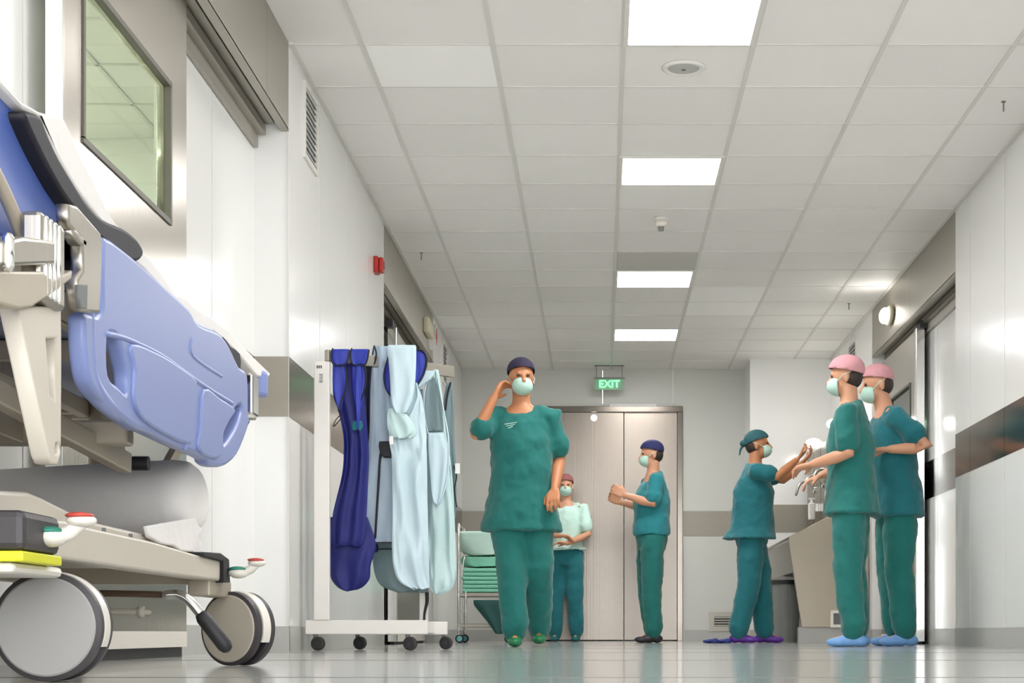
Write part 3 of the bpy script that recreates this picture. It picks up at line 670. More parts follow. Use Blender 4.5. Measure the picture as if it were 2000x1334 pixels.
# rolled sheet on the lower tray
bm = nb()
A = Vector((-0.975, 4.0, 0.405)); B = Vector((-1.47, 4.12, 0.395))
lathe(bm, A, (B-A), [(-0.022, 0.012), (-0.021, 0.035), (-0.016, 0.058), (-0.006, 0.076), (0.010, 0.088), (0.04, 0.093), (0.25, 0.092), (0.50, 0.090)], 48)
o = obj('rolled_sheet', bm, M['sheet'], smooth=True)
meta(o, 'thick roll of white sheet lying across the stretcher base under the mattress', 'rolled sheet')
bm = nb(); plate(bm, o2([(285,1028),(380,1010),(392,1030),(384,1046),(390,1062),(386,1080),(392,1100),(378,1092),(372,1078),(350,1076),(335,1066),(310,1062),(290,1050)], -0.966, 1), [], -0.974, -0.96, 0.004); obj('loose_end', bm, M['sheet'], o)

# ---------------------------------------------------------------- garment rack with radiation aprons
rk = thing('garment_rack', (-1.1, 8.25, 0), 'white wheeled garment rack hung with blue and pale aprons', 'garment rack')
zb0, zb1 = 0.078, 0.145
bm = nb(); a = px(598,1240,8.0).x; b = px(836,1240,8.0).x; box(bm, a, b, 7.975, 8.015, zb0, zb1); obj('base_bar', bm, M['frame_w'], rk, bevel=0.004)
c_ = px(690,1240,8.45).x; d_ = px(874,1240,8.45).x; box_ = nb(); box(box_, c_, d_, 8.43, 8.47, zb0-0.002, zb1-0.004); obj('base_bar', box_, M['frame_w'], rk, bevel=0.004)
bm = nb(); bar(bm, (a+0.1, 8.0, 0.11), (c_+0.07, 8.44, 0.11), 0.04, 0.05); bar(bm, (b-0.12, 8.0, 0.11), (d_-0.08, 8.44, 0.11), 0.04, 0.05); obj('base_bar', bm, M['frame_w'], rk)
bm = nb(); box(bm, px(615,0,8.0).x, px(645,0,8.0).x, 7.97, 8.01, zb1, 1.372); p1 = obj('post', bm, M['frame_w'], rk, bevel=0.004)
bm = nb(); xx = px(615,0,8.0).x+0.012
box(bm, xx, xx+0.03, 7.9685, 7.97, 1.335, 1.355); box(bm, xx+0.012, xx+0.034, 7.9685, 7.97, 1.27, 1.315)
obj('sticker', bm, M['white_p'], p1)
bm = nb()
for k in range(6): box(bm, xx+0.014, xx+0.032, 7.9678, 7.9686, 1.272+k*0.0072, 1.275+k*0.0072)
obj('barcode_print', bm, M['print_k'], p1)
bm = nb()
for k in range(3): box(bm, xx+0.002+k*0.009, xx+0.008+k*0.009, 7.9678, 7.9686, 1.338, 1.352)
obj('logo_print', bm, M['print_k'], p1)
bm = nb(); box(bm, px(820,0,8.45).x, px(836,0,8.45).x, 8.43, 8.47, zb1-0.004, 1.40); obj('post', bm, M['frame_w'], rk, bevel=0.004)
ra = Vector((px(637,0,8.0).x, 8.0, 1.405)); rb = Vector((px(884,0,8.51).x, 8.51, 1.405))
bm = nb(); bar(bm, ra, rb, 0.03, 0.055); obj('hanging_rail', bm, M['steel_dull'], rk, bevel=0.003)
for cxp, Y in ((620,8.0),(800,8.0),(702,8.45),(870,8.45)):
    c0 = px(cxp, 0, Y); c0.z = 0.034
    bm = nb(); lathe(bm, (c0.x, c0.y-0.012, c0.z), (0.25,1,0), [(0, 0.026), (0.003, 0.033), (0.022, 0.033), (0.025, 0.026)], 24); w_ = obj('castor', bm, M['dark'], rk)
    bm = nb(); cyl(bm, (c0.x-0.01, c0.y+0.008, 0.06), (c0.x-0.01, c0.y+0.008, 0.079), 0.012, seg=12); obj('castor_stem', bm, M['bin'], w_)
    bm = nb(); lathe(bm, (c0.x, c0.y-0.014, c0.z), (0.25,1,0), [(0, 0.008), (0.003, 0.008)], 12); obj('axle', bm, M['print_k'], w_)

def drape(bm, rows, Y, th=0.03, amp=0.008, k=3.0, ph=0.0, nz=40, seg=48, wob=0.012):
    """cloth panel hung from the rail: rows of (pixel y, left, right) give its outline at depth Y; folds run down it"""
    R = [(px(0, y, Y).z, px(l, y, Y).x, px(r, y, Y).x) for y, l, r in rows]
    cm = catmull([Vector(q) for q in R], max(2, nz//len(R)))
    rings = []
    n = len(cm)
    for i, q in enumerate(cm):
        z, l, r = q; u = i/(n-1); ring = []
        cx_, hw = (l+r)/2, (r-l)/2
        t_ = th/2*min(1.0, 0.35+u*3)*(1 if u < 0.96 else 0.8)
        for a in range(seg):
            al = a*2*PI/seg; c_ = math.cos(al); s_ = math.sin(al)
            cc = math.copysign(abs(c_)**0.75, c_)
            fold = amp*math.sin(k*PI*cc+ph+1.5*u)*min(1, u*2.2)+wob*noise.noise(Vector((cc*2.2+ph, z*6, ph)))+wob*0.35*noise.noise(Vector((cc*6+ph, z*16, ph)))
            dz = 0.012*noise.noise(Vector((cc*2.2, 7+ph, z*2)))*u
            ring.append(bm.verts.new((cx_+cc*hw, Y+math.copysign(abs(s_)**0.8, s_)*t_+fold, z+dz)))
        rings.append(ring)
    for i in range(n-1):
        for a in range(seg): bm.faces.new((rings[i][a], rings[i][(a+1)%seg], rings[i+1][(a+1)%seg], rings[i+1][a]))
    bm.faces.new(rings[0][::-1]); bm.faces.new(rings[-1])
def trimline(bm, pts, Y, r=0.0035): tube(bm, [px(x, y, Y) for x, y in pts], r, 8, smooth=5)
AG = 'aprons on the white rack'
# royal blue apron
g = thing('lead_apron', px(684, 700, 8.08), 'royal blue apron with black piping, leftmost on the white rack', 'apron', AG)
bm = nb(); drape(bm, [(700,650,700),(740,650,706),(775,652,712),(800,660,714),(850,671,718),(890,672,720),(930,668,719),(1000,651,716),(1050,646,712),(1066,648,706)], 8.09, 0.04, 0.012, 2.5); obj('apron_body', bm, M['ap_blue'], g, smooth=True)
bm = nb(); drape(bm, [(1010,645,718),(1060,641,734),(1085,641,730),(1105,642,724),(1130,646,722),(1146,658,711),(1154,672,697)], 8.13, 0.04, 0.008, 2.0, 1.0); obj('apron_skirt', bm, M['ap_blue'], g, smooth=True)
for (l, r, nm, yy) in ((647,682,0,8.03),(684,720,1,8.09)):
    bm = nb(); drape(bm, [(682,l+3,r),(690,l,r),(704,l+1,r-3),(712,l+6,r-9)], yy-0.03, 0.012, 0.002, 1.0, nm, 24, 24, 0.004); f_ = obj('shoulder_flap', bm, M['ap_bluel'], g, smooth=True)
    bm = nb(); trimline(bm, [(l+3,681),(l,690),(l+1,704),(l+7,713),(r-9,713),(r-3,704),(r+1,684)], yy-0.038); obj('piping', bm, M['black'], f_, smooth=True)
    bm = nb(); plate_pts = [(l+3,708),(r-10,708),(r-4,740),(r-12,785),(l+8,800),(l+1,770)]
    bm = nb(); drape(bm, [(706,l+4,r-10),(730,l+3,r-6),(760,l+4,r-8),(785,l+9,r-12),(800,l+13,r-16)], yy-0.022, 0.010, 0.002, 1.0, nm, 24, 24, 0.004); f_ = obj('shoulder_strap', bm, M['ap_bluel'], g, smooth=True)
    bm = nb(); trimline(bm, [(r-9,712),(r-5,735),(r-8,762),(l+14,802)], yy-0.030); obj('piping', bm, M['black'], f_, smooth=True)
bm = nb(); drape(bm, [(715,696,704),(740,694,706),(780,694,705),(815,696,703),(838,697,700)], 8.03, 0.010, 0.001, 1.0, 0, 24, 24, 0.002); obj('loose_strap', bm, M['ap_bluel'], g, smooth=True)
bm = nb(); drape(bm, [(822,690,706),(832,687,709),(840,688,706)], 8.04, 0.012, 0.001, 1, 0, 12, 24, 0.002); obj('strap_end', bm, M['scrub_b'], g, smooth=True)
bm = nb(); trimline(bm, [(668,808),(656,820),(651,832),(655,830),(668,815)], 8.04, 0.0025); obj('tie_loop', bm, M['black'], g, smooth=True)
# navy apron behind it
g = thing('lead_apron', px(712, 700, 8.17), 'dark navy apron squeezed between the royal blue and blue-grey aprons', 'apron', AG)
bm = nb(); drape(bm, [(700,700,726),(780,702,728),(880,702,730),(960,690,728),(1040,690,732),(1070,700,740),(1078,705,738)], 8.26, 0.05, 0.008, 2.0, 2); obj('apron_body', bm, M['ap_navy'], g, smooth=True)
bm = nb(); trimline(bm, [(706,718),(705,760),(700,800)], 8.21); obj('piping', bm, M['black'], g, smooth=True)
# blue-grey apron
g = thing('lead_apron', px(740, 690, 8.22), 'smooth blue-grey apron with black edging beside the navy apron', 'apron', AG)
bm = nb(); drape(bm, [(676,729,757),(700,725,762),(800,722,768),(900,716,776),(1000,700,780),(1040,695,780),(1054,697,780),(1060,704,778)], 8.20, 0.028, 0.006, 1.3, 0.6); obj('apron_body', bm, M['ap_grey'], g, smooth=True)
bm = nb(); trimline(bm, [(731,676),(727,700),(722,760),(721,840),(714,900),(704,970),(694,1030),(696,1054),(712,1059),(770,1060)], 8.18, 0.003)
trimline(bm, [(731,676),(735,690),(733,706),(726,716),(716,718)], 8.17, 0.004); obj('edge_piping', bm, M['black'], g, smooth=True)
bm = nb(); trimline(bm, [(750,868),(743,890),(739,950),(733,1050)], 8.175, 0.0055); obj('black_strap', bm, M['black'], g, smooth=True)
bm = nb(); drape(bm, [(862,741,764),(872,740,768),(888,744,768),(892,748,764)], 8.17, 0.012, 0.001, 1, 0, 12, 24, 0.003); obj('black_buckle_tab', bm, M['black'], g, smooth=True)
# pale blue apron at the front
g = thing('lead_apron', px(785, 690, 8.12), 'pale blue crinkled apron with blue lining, frontmost on the white rack', 'apron', AG)
bm = nb(); drape(bm, [(688,762,790),(700,757,790),(730,751,790),(755,753,780),(770,760,775)], 8.17, 0.02, 0.002, 1, 0, 24, 32, 0.004); f_ = obj('blue_lining', bm, M['ap_bluel'], g, smooth=True)
bm = nb(); trimline(bm, [(762,690),(754,712),(750,735),(754,758),(764,774)], 8.165, 0.004); obj('piping', bm, M['black'], f_, smooth=True)
bm = nb(); drape(bm, [(682,808,824),(692,806,831),(710,806,833),(728,807,829),(748,808,820),(758,809,813)], 8.20, 0.02, 0.002, 1, 0, 24, 32, 0.004); f_ = obj('blue_lining', bm, M['ap_bluel'], g, smooth=True)
bm = nb(); trimline(bm, [(812,682),(826,686),(833,698),(832,716),(824,738),(811,757)], 8.19, 0.005); obj('piping', bm, M['black'], f_, smooth=True)
bm = nb(); drape(bm, [(674,759,811),(684,757,813),(730,761,812),(770,763,808),(790,765,802),(806,772,794)], 8.11, 0.022, 0.003, 1.4, 0.4, 30, 40, 0.006); obj('folded_bib', bm, M['ap_white'], g, smooth=True)
bm = nb(); drape(bm, [(748,808,816),(775,806,824),(800,788,828),(820,764,830),(850,759,832),(872,762,833),(900,766,834),(980,766,835),(1080,766,837),(1120,771,838),(1140,782,838),(1150,800,838)], 8.15, 0.024, 0.0035, 1.7, 1.4, 60, 64, 0.026); obj('apron_body', bm, M['ap_white'], g, smooth=True)
bm = nb(); drape(bm, [(798,760,782),(815,756,800),(835,757,812),(848,762,812),(856,770,800)], 8.115, 0.022, 0.004, 2.2, 1, 20, 40, 0.012); obj('bunched_tie', bm, M['ap_mint'], g, smooth=True)
bm = nb(); box(bm, px(761,0,8.1).x, px(768,0,8.1).x, 8.095, 8.10, px(0,868,8.1).z, px(0,852,8.1).z); obj('white_tag', bm, M['white_p'], g)
# pale mint apron
g = thing('lead_apron', px(850, 730, 8.30), 'pale mint apron with a wide armhole, right of the front apron', 'apron', AG)
bm = nb(); drape(bm, [(722,846,856),(745,845,860),(790,840,866),(850,834,872),(900,832,880),(960,834,886),(1040,836,889),(1110,836,891),(1135,838,889),(1152,842,880),(1161,850,862)], 8.28, 0.024, 0.004, 1.6, 0.2, 50, 56, 0.026); obj('apron_body', bm, M['ap_mint'], g, smooth=True)
bm = nb(); drape(bm, [(738,834,852),(760,829,860),(800,828,864),(830,830,866),(842,836,866)], 8.245, 0.014, 0.004, 1.6, 2, 24, 32, 0.005); obj('armhole_lining', bm, M['ap_slate'], g, smooth=True)
bm = nb(); drape(bm, [(845,836,866),(880,836,874),(930,840,872),(965,843,866),(985,848,858)], 8.235, 0.014, 0.004, 1.4, 1, 24, 32, 0.005); obj('hanging_flap', bm, M['ap_white'], g, smooth=True)
bm = nb(); trimline(bm, [(842,740),(832,752),(828,790),(832,830),(838,850)], 8.235, 0.003); trimline(bm, [(856,745),(866,800),(876,860),(874,930),(860,982)], 8.23, 0.004); obj('rolled_edge', bm, M['ap_white'], g, smooth=True)
bm = nb(); drape(bm, [(724,828,850),(735,814,846),(748,812,832),(756,814,822)], 8.22, 0.012, 0.002, 1, 0, 16, 24, 0.003); obj('paper_tag', bm, M['ap_white'], g, smooth=True)
# slate apron behind
g = thing('lead_apron', px(770, 1060, 8.34), 'slate grey-green apron whose rounded hem shows below the front apron', 'apron', AG)
bm = nb(); drape(bm, [(760,790,826),(860,770,828),(960,745,830),(1060,731,834),(1095,728,836),(1125,733,837),(1145,745,838),(1156,770,836)], 8.36, 0.025, 0.004, 1.6, 0, 40, 40, 0.006); obj('apron_body', bm, M['ap_slate'], g, smooth=True)
bm = nb(); trimline(bm, [(730,1074),(760,1072),(800,1078)], 8.335, 0.004); obj('piping', bm, M['black'], g, smooth=True)
bm = nb(); tube(bm, [px(833,1150,8.37), px(834,1175,8.37), px(829,1200,8.37), px(828,1236,8.38)], [0.010,0.009,0.006,0.005], 10, smooth=4, flat=0.5); obj('trailing_strap', bm, M['black'], g, smooth=True)
# narrow grey-green vest at the end
g = thing('lead_apron', px(876, 750, 8.47), 'narrow grey-green vest with black piping at the right end of the rack', 'apron', AG)
bm = nb(); drape(bm, [(748,872,884),(790,866,887),(850,868,888),(920,872,891),(980,874,892),(1010,876,890)], 8.50, 0.02, 0.003, 1.4, 0, 30, 32, 0.004); obj('vest_body', bm, M['ap_slate'], g, smooth=True)
bm = nb(); trimline(bm, [(880,748),(874,770),(870,800)], 8.485, 0.005); obj('piping', bm, M['black'], g, smooth=True)
bm = nb(); trimline(bm, [(886,910),(892,930),(888,955),(892,990)], 8.48, 0.003); obj('buckle_strap', bm, M['black'], g, smooth=True)
bm = nb(); box(bm, px(889,0,8.48).x, px(898,0,8.48).x, 8.475, 8.49, px(0,925,8.48).z, px(0,905,8.48).z); obj('buckle', bm, M['white_p'], g)

# ---------------------------------------------------------------- linen trolley
ct = thing('linen_trolley', px(945, 1250, 14.1)*Vector((1,1,0)) if False else Vector((px(945,0,14.1).x, 14.1, 0)), 'steel wire trolley carrying folded mint linen near the far left wall', 'trolley')
X0, X1 = px(896,0,13.9).x, px(992,0,13.9).x
bm = nb()
for x_, y_, zt in ((X0,13.9,0.98),(X0,14.4,0.98),(X1,13.9,0.98),(X1,14.4,0.98)):
    bm = nb(); tube(bm, [(x_, y_, 0.07), (x_, y_, zt)], 0.011, 12); obj('post', bm, M['chrome'], ct, smooth=True)
    bm = nb(); lathe(bm, (x_+0.005, y_-0.012, 0.036), (0.2,1,0), [(0, 0.03), (0.004, 0.036), (0.024, 0.036), (0.028, 0.03)], 24); w_ = obj('castor', bm, M['dark'], ct)
    bm = nb(); lathe(bm, (x_+0.005, y_-0.016, 0.036), (0.2,1,0), [(0, 0.02), (0.004, 0.024)], 20); obj('castor_cap', bm, mat('cyan_castor_cap', (110,190,190), 0.4), w_)
for z, lb in ((0.385, 0), (0.13, 1)):
    bm = nb(); box(bm, X0-0.01, X1+0.01, 13.89, 14.41, z, z+0.03); obj('shelf', bm, M['steel_dull'], ct, bevel=0.004)
bm = nb(); tube(bm, [(X0, 13.9, 0.98), (X0, 14.4, 0.98)], 0.010, 10); tube(bm, [(X0+0.06, 13.88, 0.42), (X0+0.06, 13.88, 0.12)], 0.008, 10); tube(bm, [(X0+0.01,13.9,0.5),(X0+0.05,13.9,0.72)], 0.006, 8); obj('side_rail', bm, M['chrome'], ct, smooth=True)
for i in range(6):
    z = 0.418+i*0.034; r_ = random.uniform(-0.01, 0.01)
    bm = nb(); L, R_ = X0+0.045+r_, X1-0.02+r_
    tube(bm, [(L, 13.93, z+0.016), (R_, 13.93, z+0.016)], 0.016, 12)
    box(bm, L, R_, 13.93, 14.33, z, z+0.032)
    meta(obj('folded_linen', bm, M['linen'], bevel=0.006), ['mint folded linen sheet at the very bottom of the trolley stack','mint folded linen sheet second from the bottom of the trolley stack','mint folded linen sheet third from the bottom of the trolley stack','mint folded linen sheet fourth from the bottom of the trolley stack','mint folded linen sheet fifth from the bottom of the trolley stack','mint folded linen sheet right under the large linen bundles'][i], 'linen', 'folded linen sheets on the trolley')
def slump(rows, Y, th, seed, amp=0.01):
    bm = nb(); drape(bm, rows, Y, th, amp, 2.0, seed, 30, 40, 0.02); return bm
bm = slump([(1086,905,985),(1093,900,992),(1102,902,994),(1108,910,994)], 14.12, 0.36, 3, 0.003); meta(obj('linen_bundle', bm, M['linen'], smooth=True), 'mint green linen bundle lying on the folded trolley stack', 'linen')
bm = slump([(1038,898,990),(1044,893,994),(1062,894,994),(1078,900,994),(1085,912,994)], 14.12, 0.36, 5, 0.003); meta(obj('linen_bundle', bm, M['linen_l'], smooth=True), 'pale mint linen bundle heaped on top of the trolley', 'linen')
bm = nb(); plate(bm, [(0,0),(1,0),(1,1)], [], 0, 0.01); bm.free()
bm = nb(); drape(bm, [(1172,925,992),(1182,926,992),(1200,940,992),(1220,956,992),(1238,968,992)], 13.84, 0.04, 0.006, 2, 1, 24, 32, 0.006)
meta(obj('laundry_bag', bm, M['bag'], smooth=True), 'dark teal bag hanging below the linen trolley shelf', 'bag')

# ---------------------------------------------------------------- scrub sink
sk = thing('scrub_sink', (1.95, 15.3, 0), 'long stainless scrub sink trough fixed to the right wall', 'sink')
def yz_prism(bm, outline, y0, y1):     # outline in (X, height), thickness along Y
    v0 = [bm.verts.new((a, y0, b)) for a, b in outline]; v1 = [bm.verts.new((a, y1, b)) for a, b in outline]; n = len(outline)
    bm.faces.new(v0); bm.faces.new(v1[::-1])
    for i in range(n): bm.faces.new((v0[i], v1[i], v1[(i+1)%n], v0[(i+1)%n]))
q = lambda x, y, Y=14.2: (px(x, y, Y).x, px(x, y, Y).z)
steel_tan = mat('tan_steel_sheet', (160,150,134), 0.35, 0.6, bump=0.03, bscale=10, var=0.04)
bm = nb(); yz_prism(bm, [q(1540,1056), q(1566,1225), (XR-0.005, q(1566,1225)[1]), (XR-0.005, q(1700,972)[1]), q(1668,985), q(1541,1048)], 14.2, 14.24); obj('end_panel', bm, steel_tan, sk, bevel=0.003)
bm = nb(); yz_prism(bm, [q(1560,1225), (q(1560,0)[0], 0.0), (XR-0.006, 0.0), (XR-0.006, q(0,1225)[1])], 14.21, 14.3); obj('plinth', bm, M['base'], sk)
bm = nb(); fx0 = q(1541,1050)[0]
yz_prism(bm, [(fx0, 0.86), (fx0+0.05, 0.60), (XR-0.01, 0.55), (XR-0.01, 0.62), (fx0+0.09, 0.66), (fx0+0.03, 0.88)], 14.24, 16.4)
box(bm, fx0, XR-0.01, 16.4, 16.44, 0.55, 0.92); obj('trough', bm, M['steel'], sk, bevel=0.003)
bm = nb(); tube(bm, [(fx0+0.01, 14.21, 0.888), (fx0+0.01, 16.42, 0.888)], 0.012, 12); tube(bm, [(fx0+0.01, 14.215, 0.888), (px(1668,0,14.2).x, 14.215, q(0,985)[1]+0.003), (XR-0.02, 14.215, q(0,974)[1])], 0.010, 10); obj('rolled_rim', bm, M['steel'], sk, smooth=True)
bm = nb(); box(bm, 2.0, XR-0.006, 14.35, 16.35, 0.98, 1.80); bc = obj('back_cabinet', bm, M['sink_steel'], sk, bevel=0.006)
bm = nb()
for y in (14.85, 15.35, 15.85): box(bm, 1.9985, 2.0, y-0.003, y+0.003, 1.0, 1.78)
obj('panel_joint', bm, M['print_k'], bc)
for y in (14.55, 15.15, 15.75):
    bm = nb(); tube(bm, [(2.0, y, 1.42), (1.93, y, 1.50), (1.86, y, 1.48), (1.82, y, 1.38)], 0.012, 12, smooth=5); fc = obj('faucet', bm, M['steel'], sk, smooth=True)
    bm = nb(); cyl(bm, (2.0, y, 1.42), (1.985, y, 1.42), 0.03); obj('faucet_rose', bm, M['chrome'], fc)
a = q(1622, 1192, 14.19); b = q(1674, 1240, 14.19)
bm = nb(); f = 0.025; b = (b[0], 0.13)
for r_ in ((a[0], b[0], b[1], b[1]+f), (a[0], b[0], a[1]-f, a[1])): box(bm, r_[0], r_[1], 14.186, 14.199, r_[2], r_[3])
for r_ in ((a[0], a[0]+f), (b[0]-f, b[0])): box(bm, *r_, 14.186, 14.199, b[1]+f, a[1]-f)
gr = obj('access_frame', bm, M['steel'], sk)
bm = nb(); box(bm, a[0]+f, b[0]-f, 14.192, 14.199, b[1]+f, a[1]-f); obj('access_cover', bm, M['print'], gr)
for y, lb in ((14.32, 'lit white wall lamp over the near end of the scrub sink'), (15.8, 'lit white wall lamp at the nurse\'s raised fingertips over the scrub sink')):
    t = thing('wall_lamp', (2.0, y, 1.84), lb, 'lamp', 'lit lamps over the scrub sink')
    bm = nb(); box(bm, 2.03, XR-0.002, y-0.03, y+0.03, 1.84, 1.88); obj('bracket', bm, M['chrome'], t)
    bm = nb(); ell(bm, (1.99, y, 1.865), (0.075, 0.11, 0.045)); obj('shade', bm, M['glow_w'], t, smooth=True)
for y, z, lb in ((14.30, 1.14, 'white soap bottle in a holder at the near end of the scrub sink'), (15.45, 1.12, 'white soap bottle in a holder at the middle of the scrub sink')):
    t = thing('soap_dispenser', (1.97, y, z), lb, 'soap dispenser', 'soap bottles on the scrub sink')
    bm = nb(); box(bm, 1.90, 1.96, y-0.04, y+0.04, z, z+0.16); obj('bottle', bm, M['white_p'], t, bevel=0.012)
    bm = nb(); cyl(bm, (1.93, y, z+0.16), (1.93, y, z+0.19), 0.015, seg=16); box(bm, 1.90, 1.96, y-0.012, y+0.012, z+0.19, z+0.205); obj('pump', bm, M['white_p'], t)
    bm = nb(); box(bm, 1.96, 2.0, y-0.03, y+0.03, z+0.08, z+0.15); obj('holder', bm, M['chrome'], t)
# bin below the sink
t = thing('waste_bin', (1.66, 15.2, 0), 'grey waste bin with a black rim under the scrub sink behind the nurse', 'waste bin')
bm = nb(); lathe(bm, (1.66, 15.2, 0), (0,0,1), [(0, 0.115), (0.52, 0.145)], 32); obj('body', bm, M['bin'], t)
bm = nb(); lathe(bm, (1.66, 15.2, 0.52), (0,0,1), [(0, 0.152), (0.035, 0.152), (0.04, 0.13)], 32); obj('rim', bm, M['dark'], t)
# cloth on the floor
bm = nb()
for k in range(6):
    a = px(1380+k*8, 0, 13.9); ell(bm, (a.x, 13.9+0.04*math.sin(k*2.1), 0.014), (0.035, 0.05, 0.013+0.007*(k%3)), 12)
o = obj('crumpled_cloth', bm, M['cloth'], smooth=True)
r_ = o.modifiers.new('r', 'REMESH'); r_.mode = 'VOXEL'; r_.voxel_size = 0.008; r_.use_smooth_shade = True
meta(o, 'dark blue crumpled cloth lying on the floor behind the nurse\'s feet', 'cloth')

# ---------------------------------------------------------------- people
tex = bpy.data.textures.new('folds', 'CLOUDS'); tex.noise_scale = 0.12; tex.noise_depth = 2
def soft(o, vox, disp=0.0, it=4):
    r = o.modifiers.new('join', 'REMESH'); r.mode = 'VOXEL'; r.voxel_size = vox; r.use_smooth_shade = True
    s = o.modifiers.new('smooth', 'SMOOTH'); s.iterations = it; s.factor = 0.5
    if disp:
        d = o.modifiers.new('folds', 'DISPLACE'); d.texture = tex; d.texture_coords = 'GLOBAL'; d.strength = disp; d.mid_level = 0.5
def hand(bm, w_, d, side, curl=0.5, palm=None):
    d = d.normalized(); palm = (palm or Vector((0,0,-1)))
    n = (palm - d*palm.dot(d)).normalized(); s = d.cross(n).normalized()*side
    for k in range(4):
        off = (k-1.5)*0.021
        tube(bm, [w_+d*0.005+s*off*0.5, w_+d*0.05+s*off*0.9, w_+d*0.09+s*off], [0.015, 0.015, 0.013], 10)
        L = (0.062, 0.075, 0.070, 0.052)[k]; a = curl*(0.8+0.12*k)
        b0 = w_+d*0.092+s*off*1.08; b1 = b0+(d*math.cos(a)+n*math.sin(a))*L*0.5+s*off*0.08; b2 = b1+(d*math.cos(2*a)+n*math.sin(2*a))*L*0.3; b3 = b2+(d*math.cos(2.8*a)+n*math.sin(2.8*a))*L*0.25
        tube(bm, [b0, b1, b2, b3], [0.0095, 0.009, 0.0085, 0.0075], 8)
    t0 = w_+d*0.028-s*0.028; t1 = t0+(d*0.7-s*0.6+n*0.3).normalized()*0.042; t2 = t1+(d*0.9-s*0.2+n*0.5).normalized()*0.035
    tube(bm, [t0, t1, t2], [0.014, 0.0115, 0.009], 8)

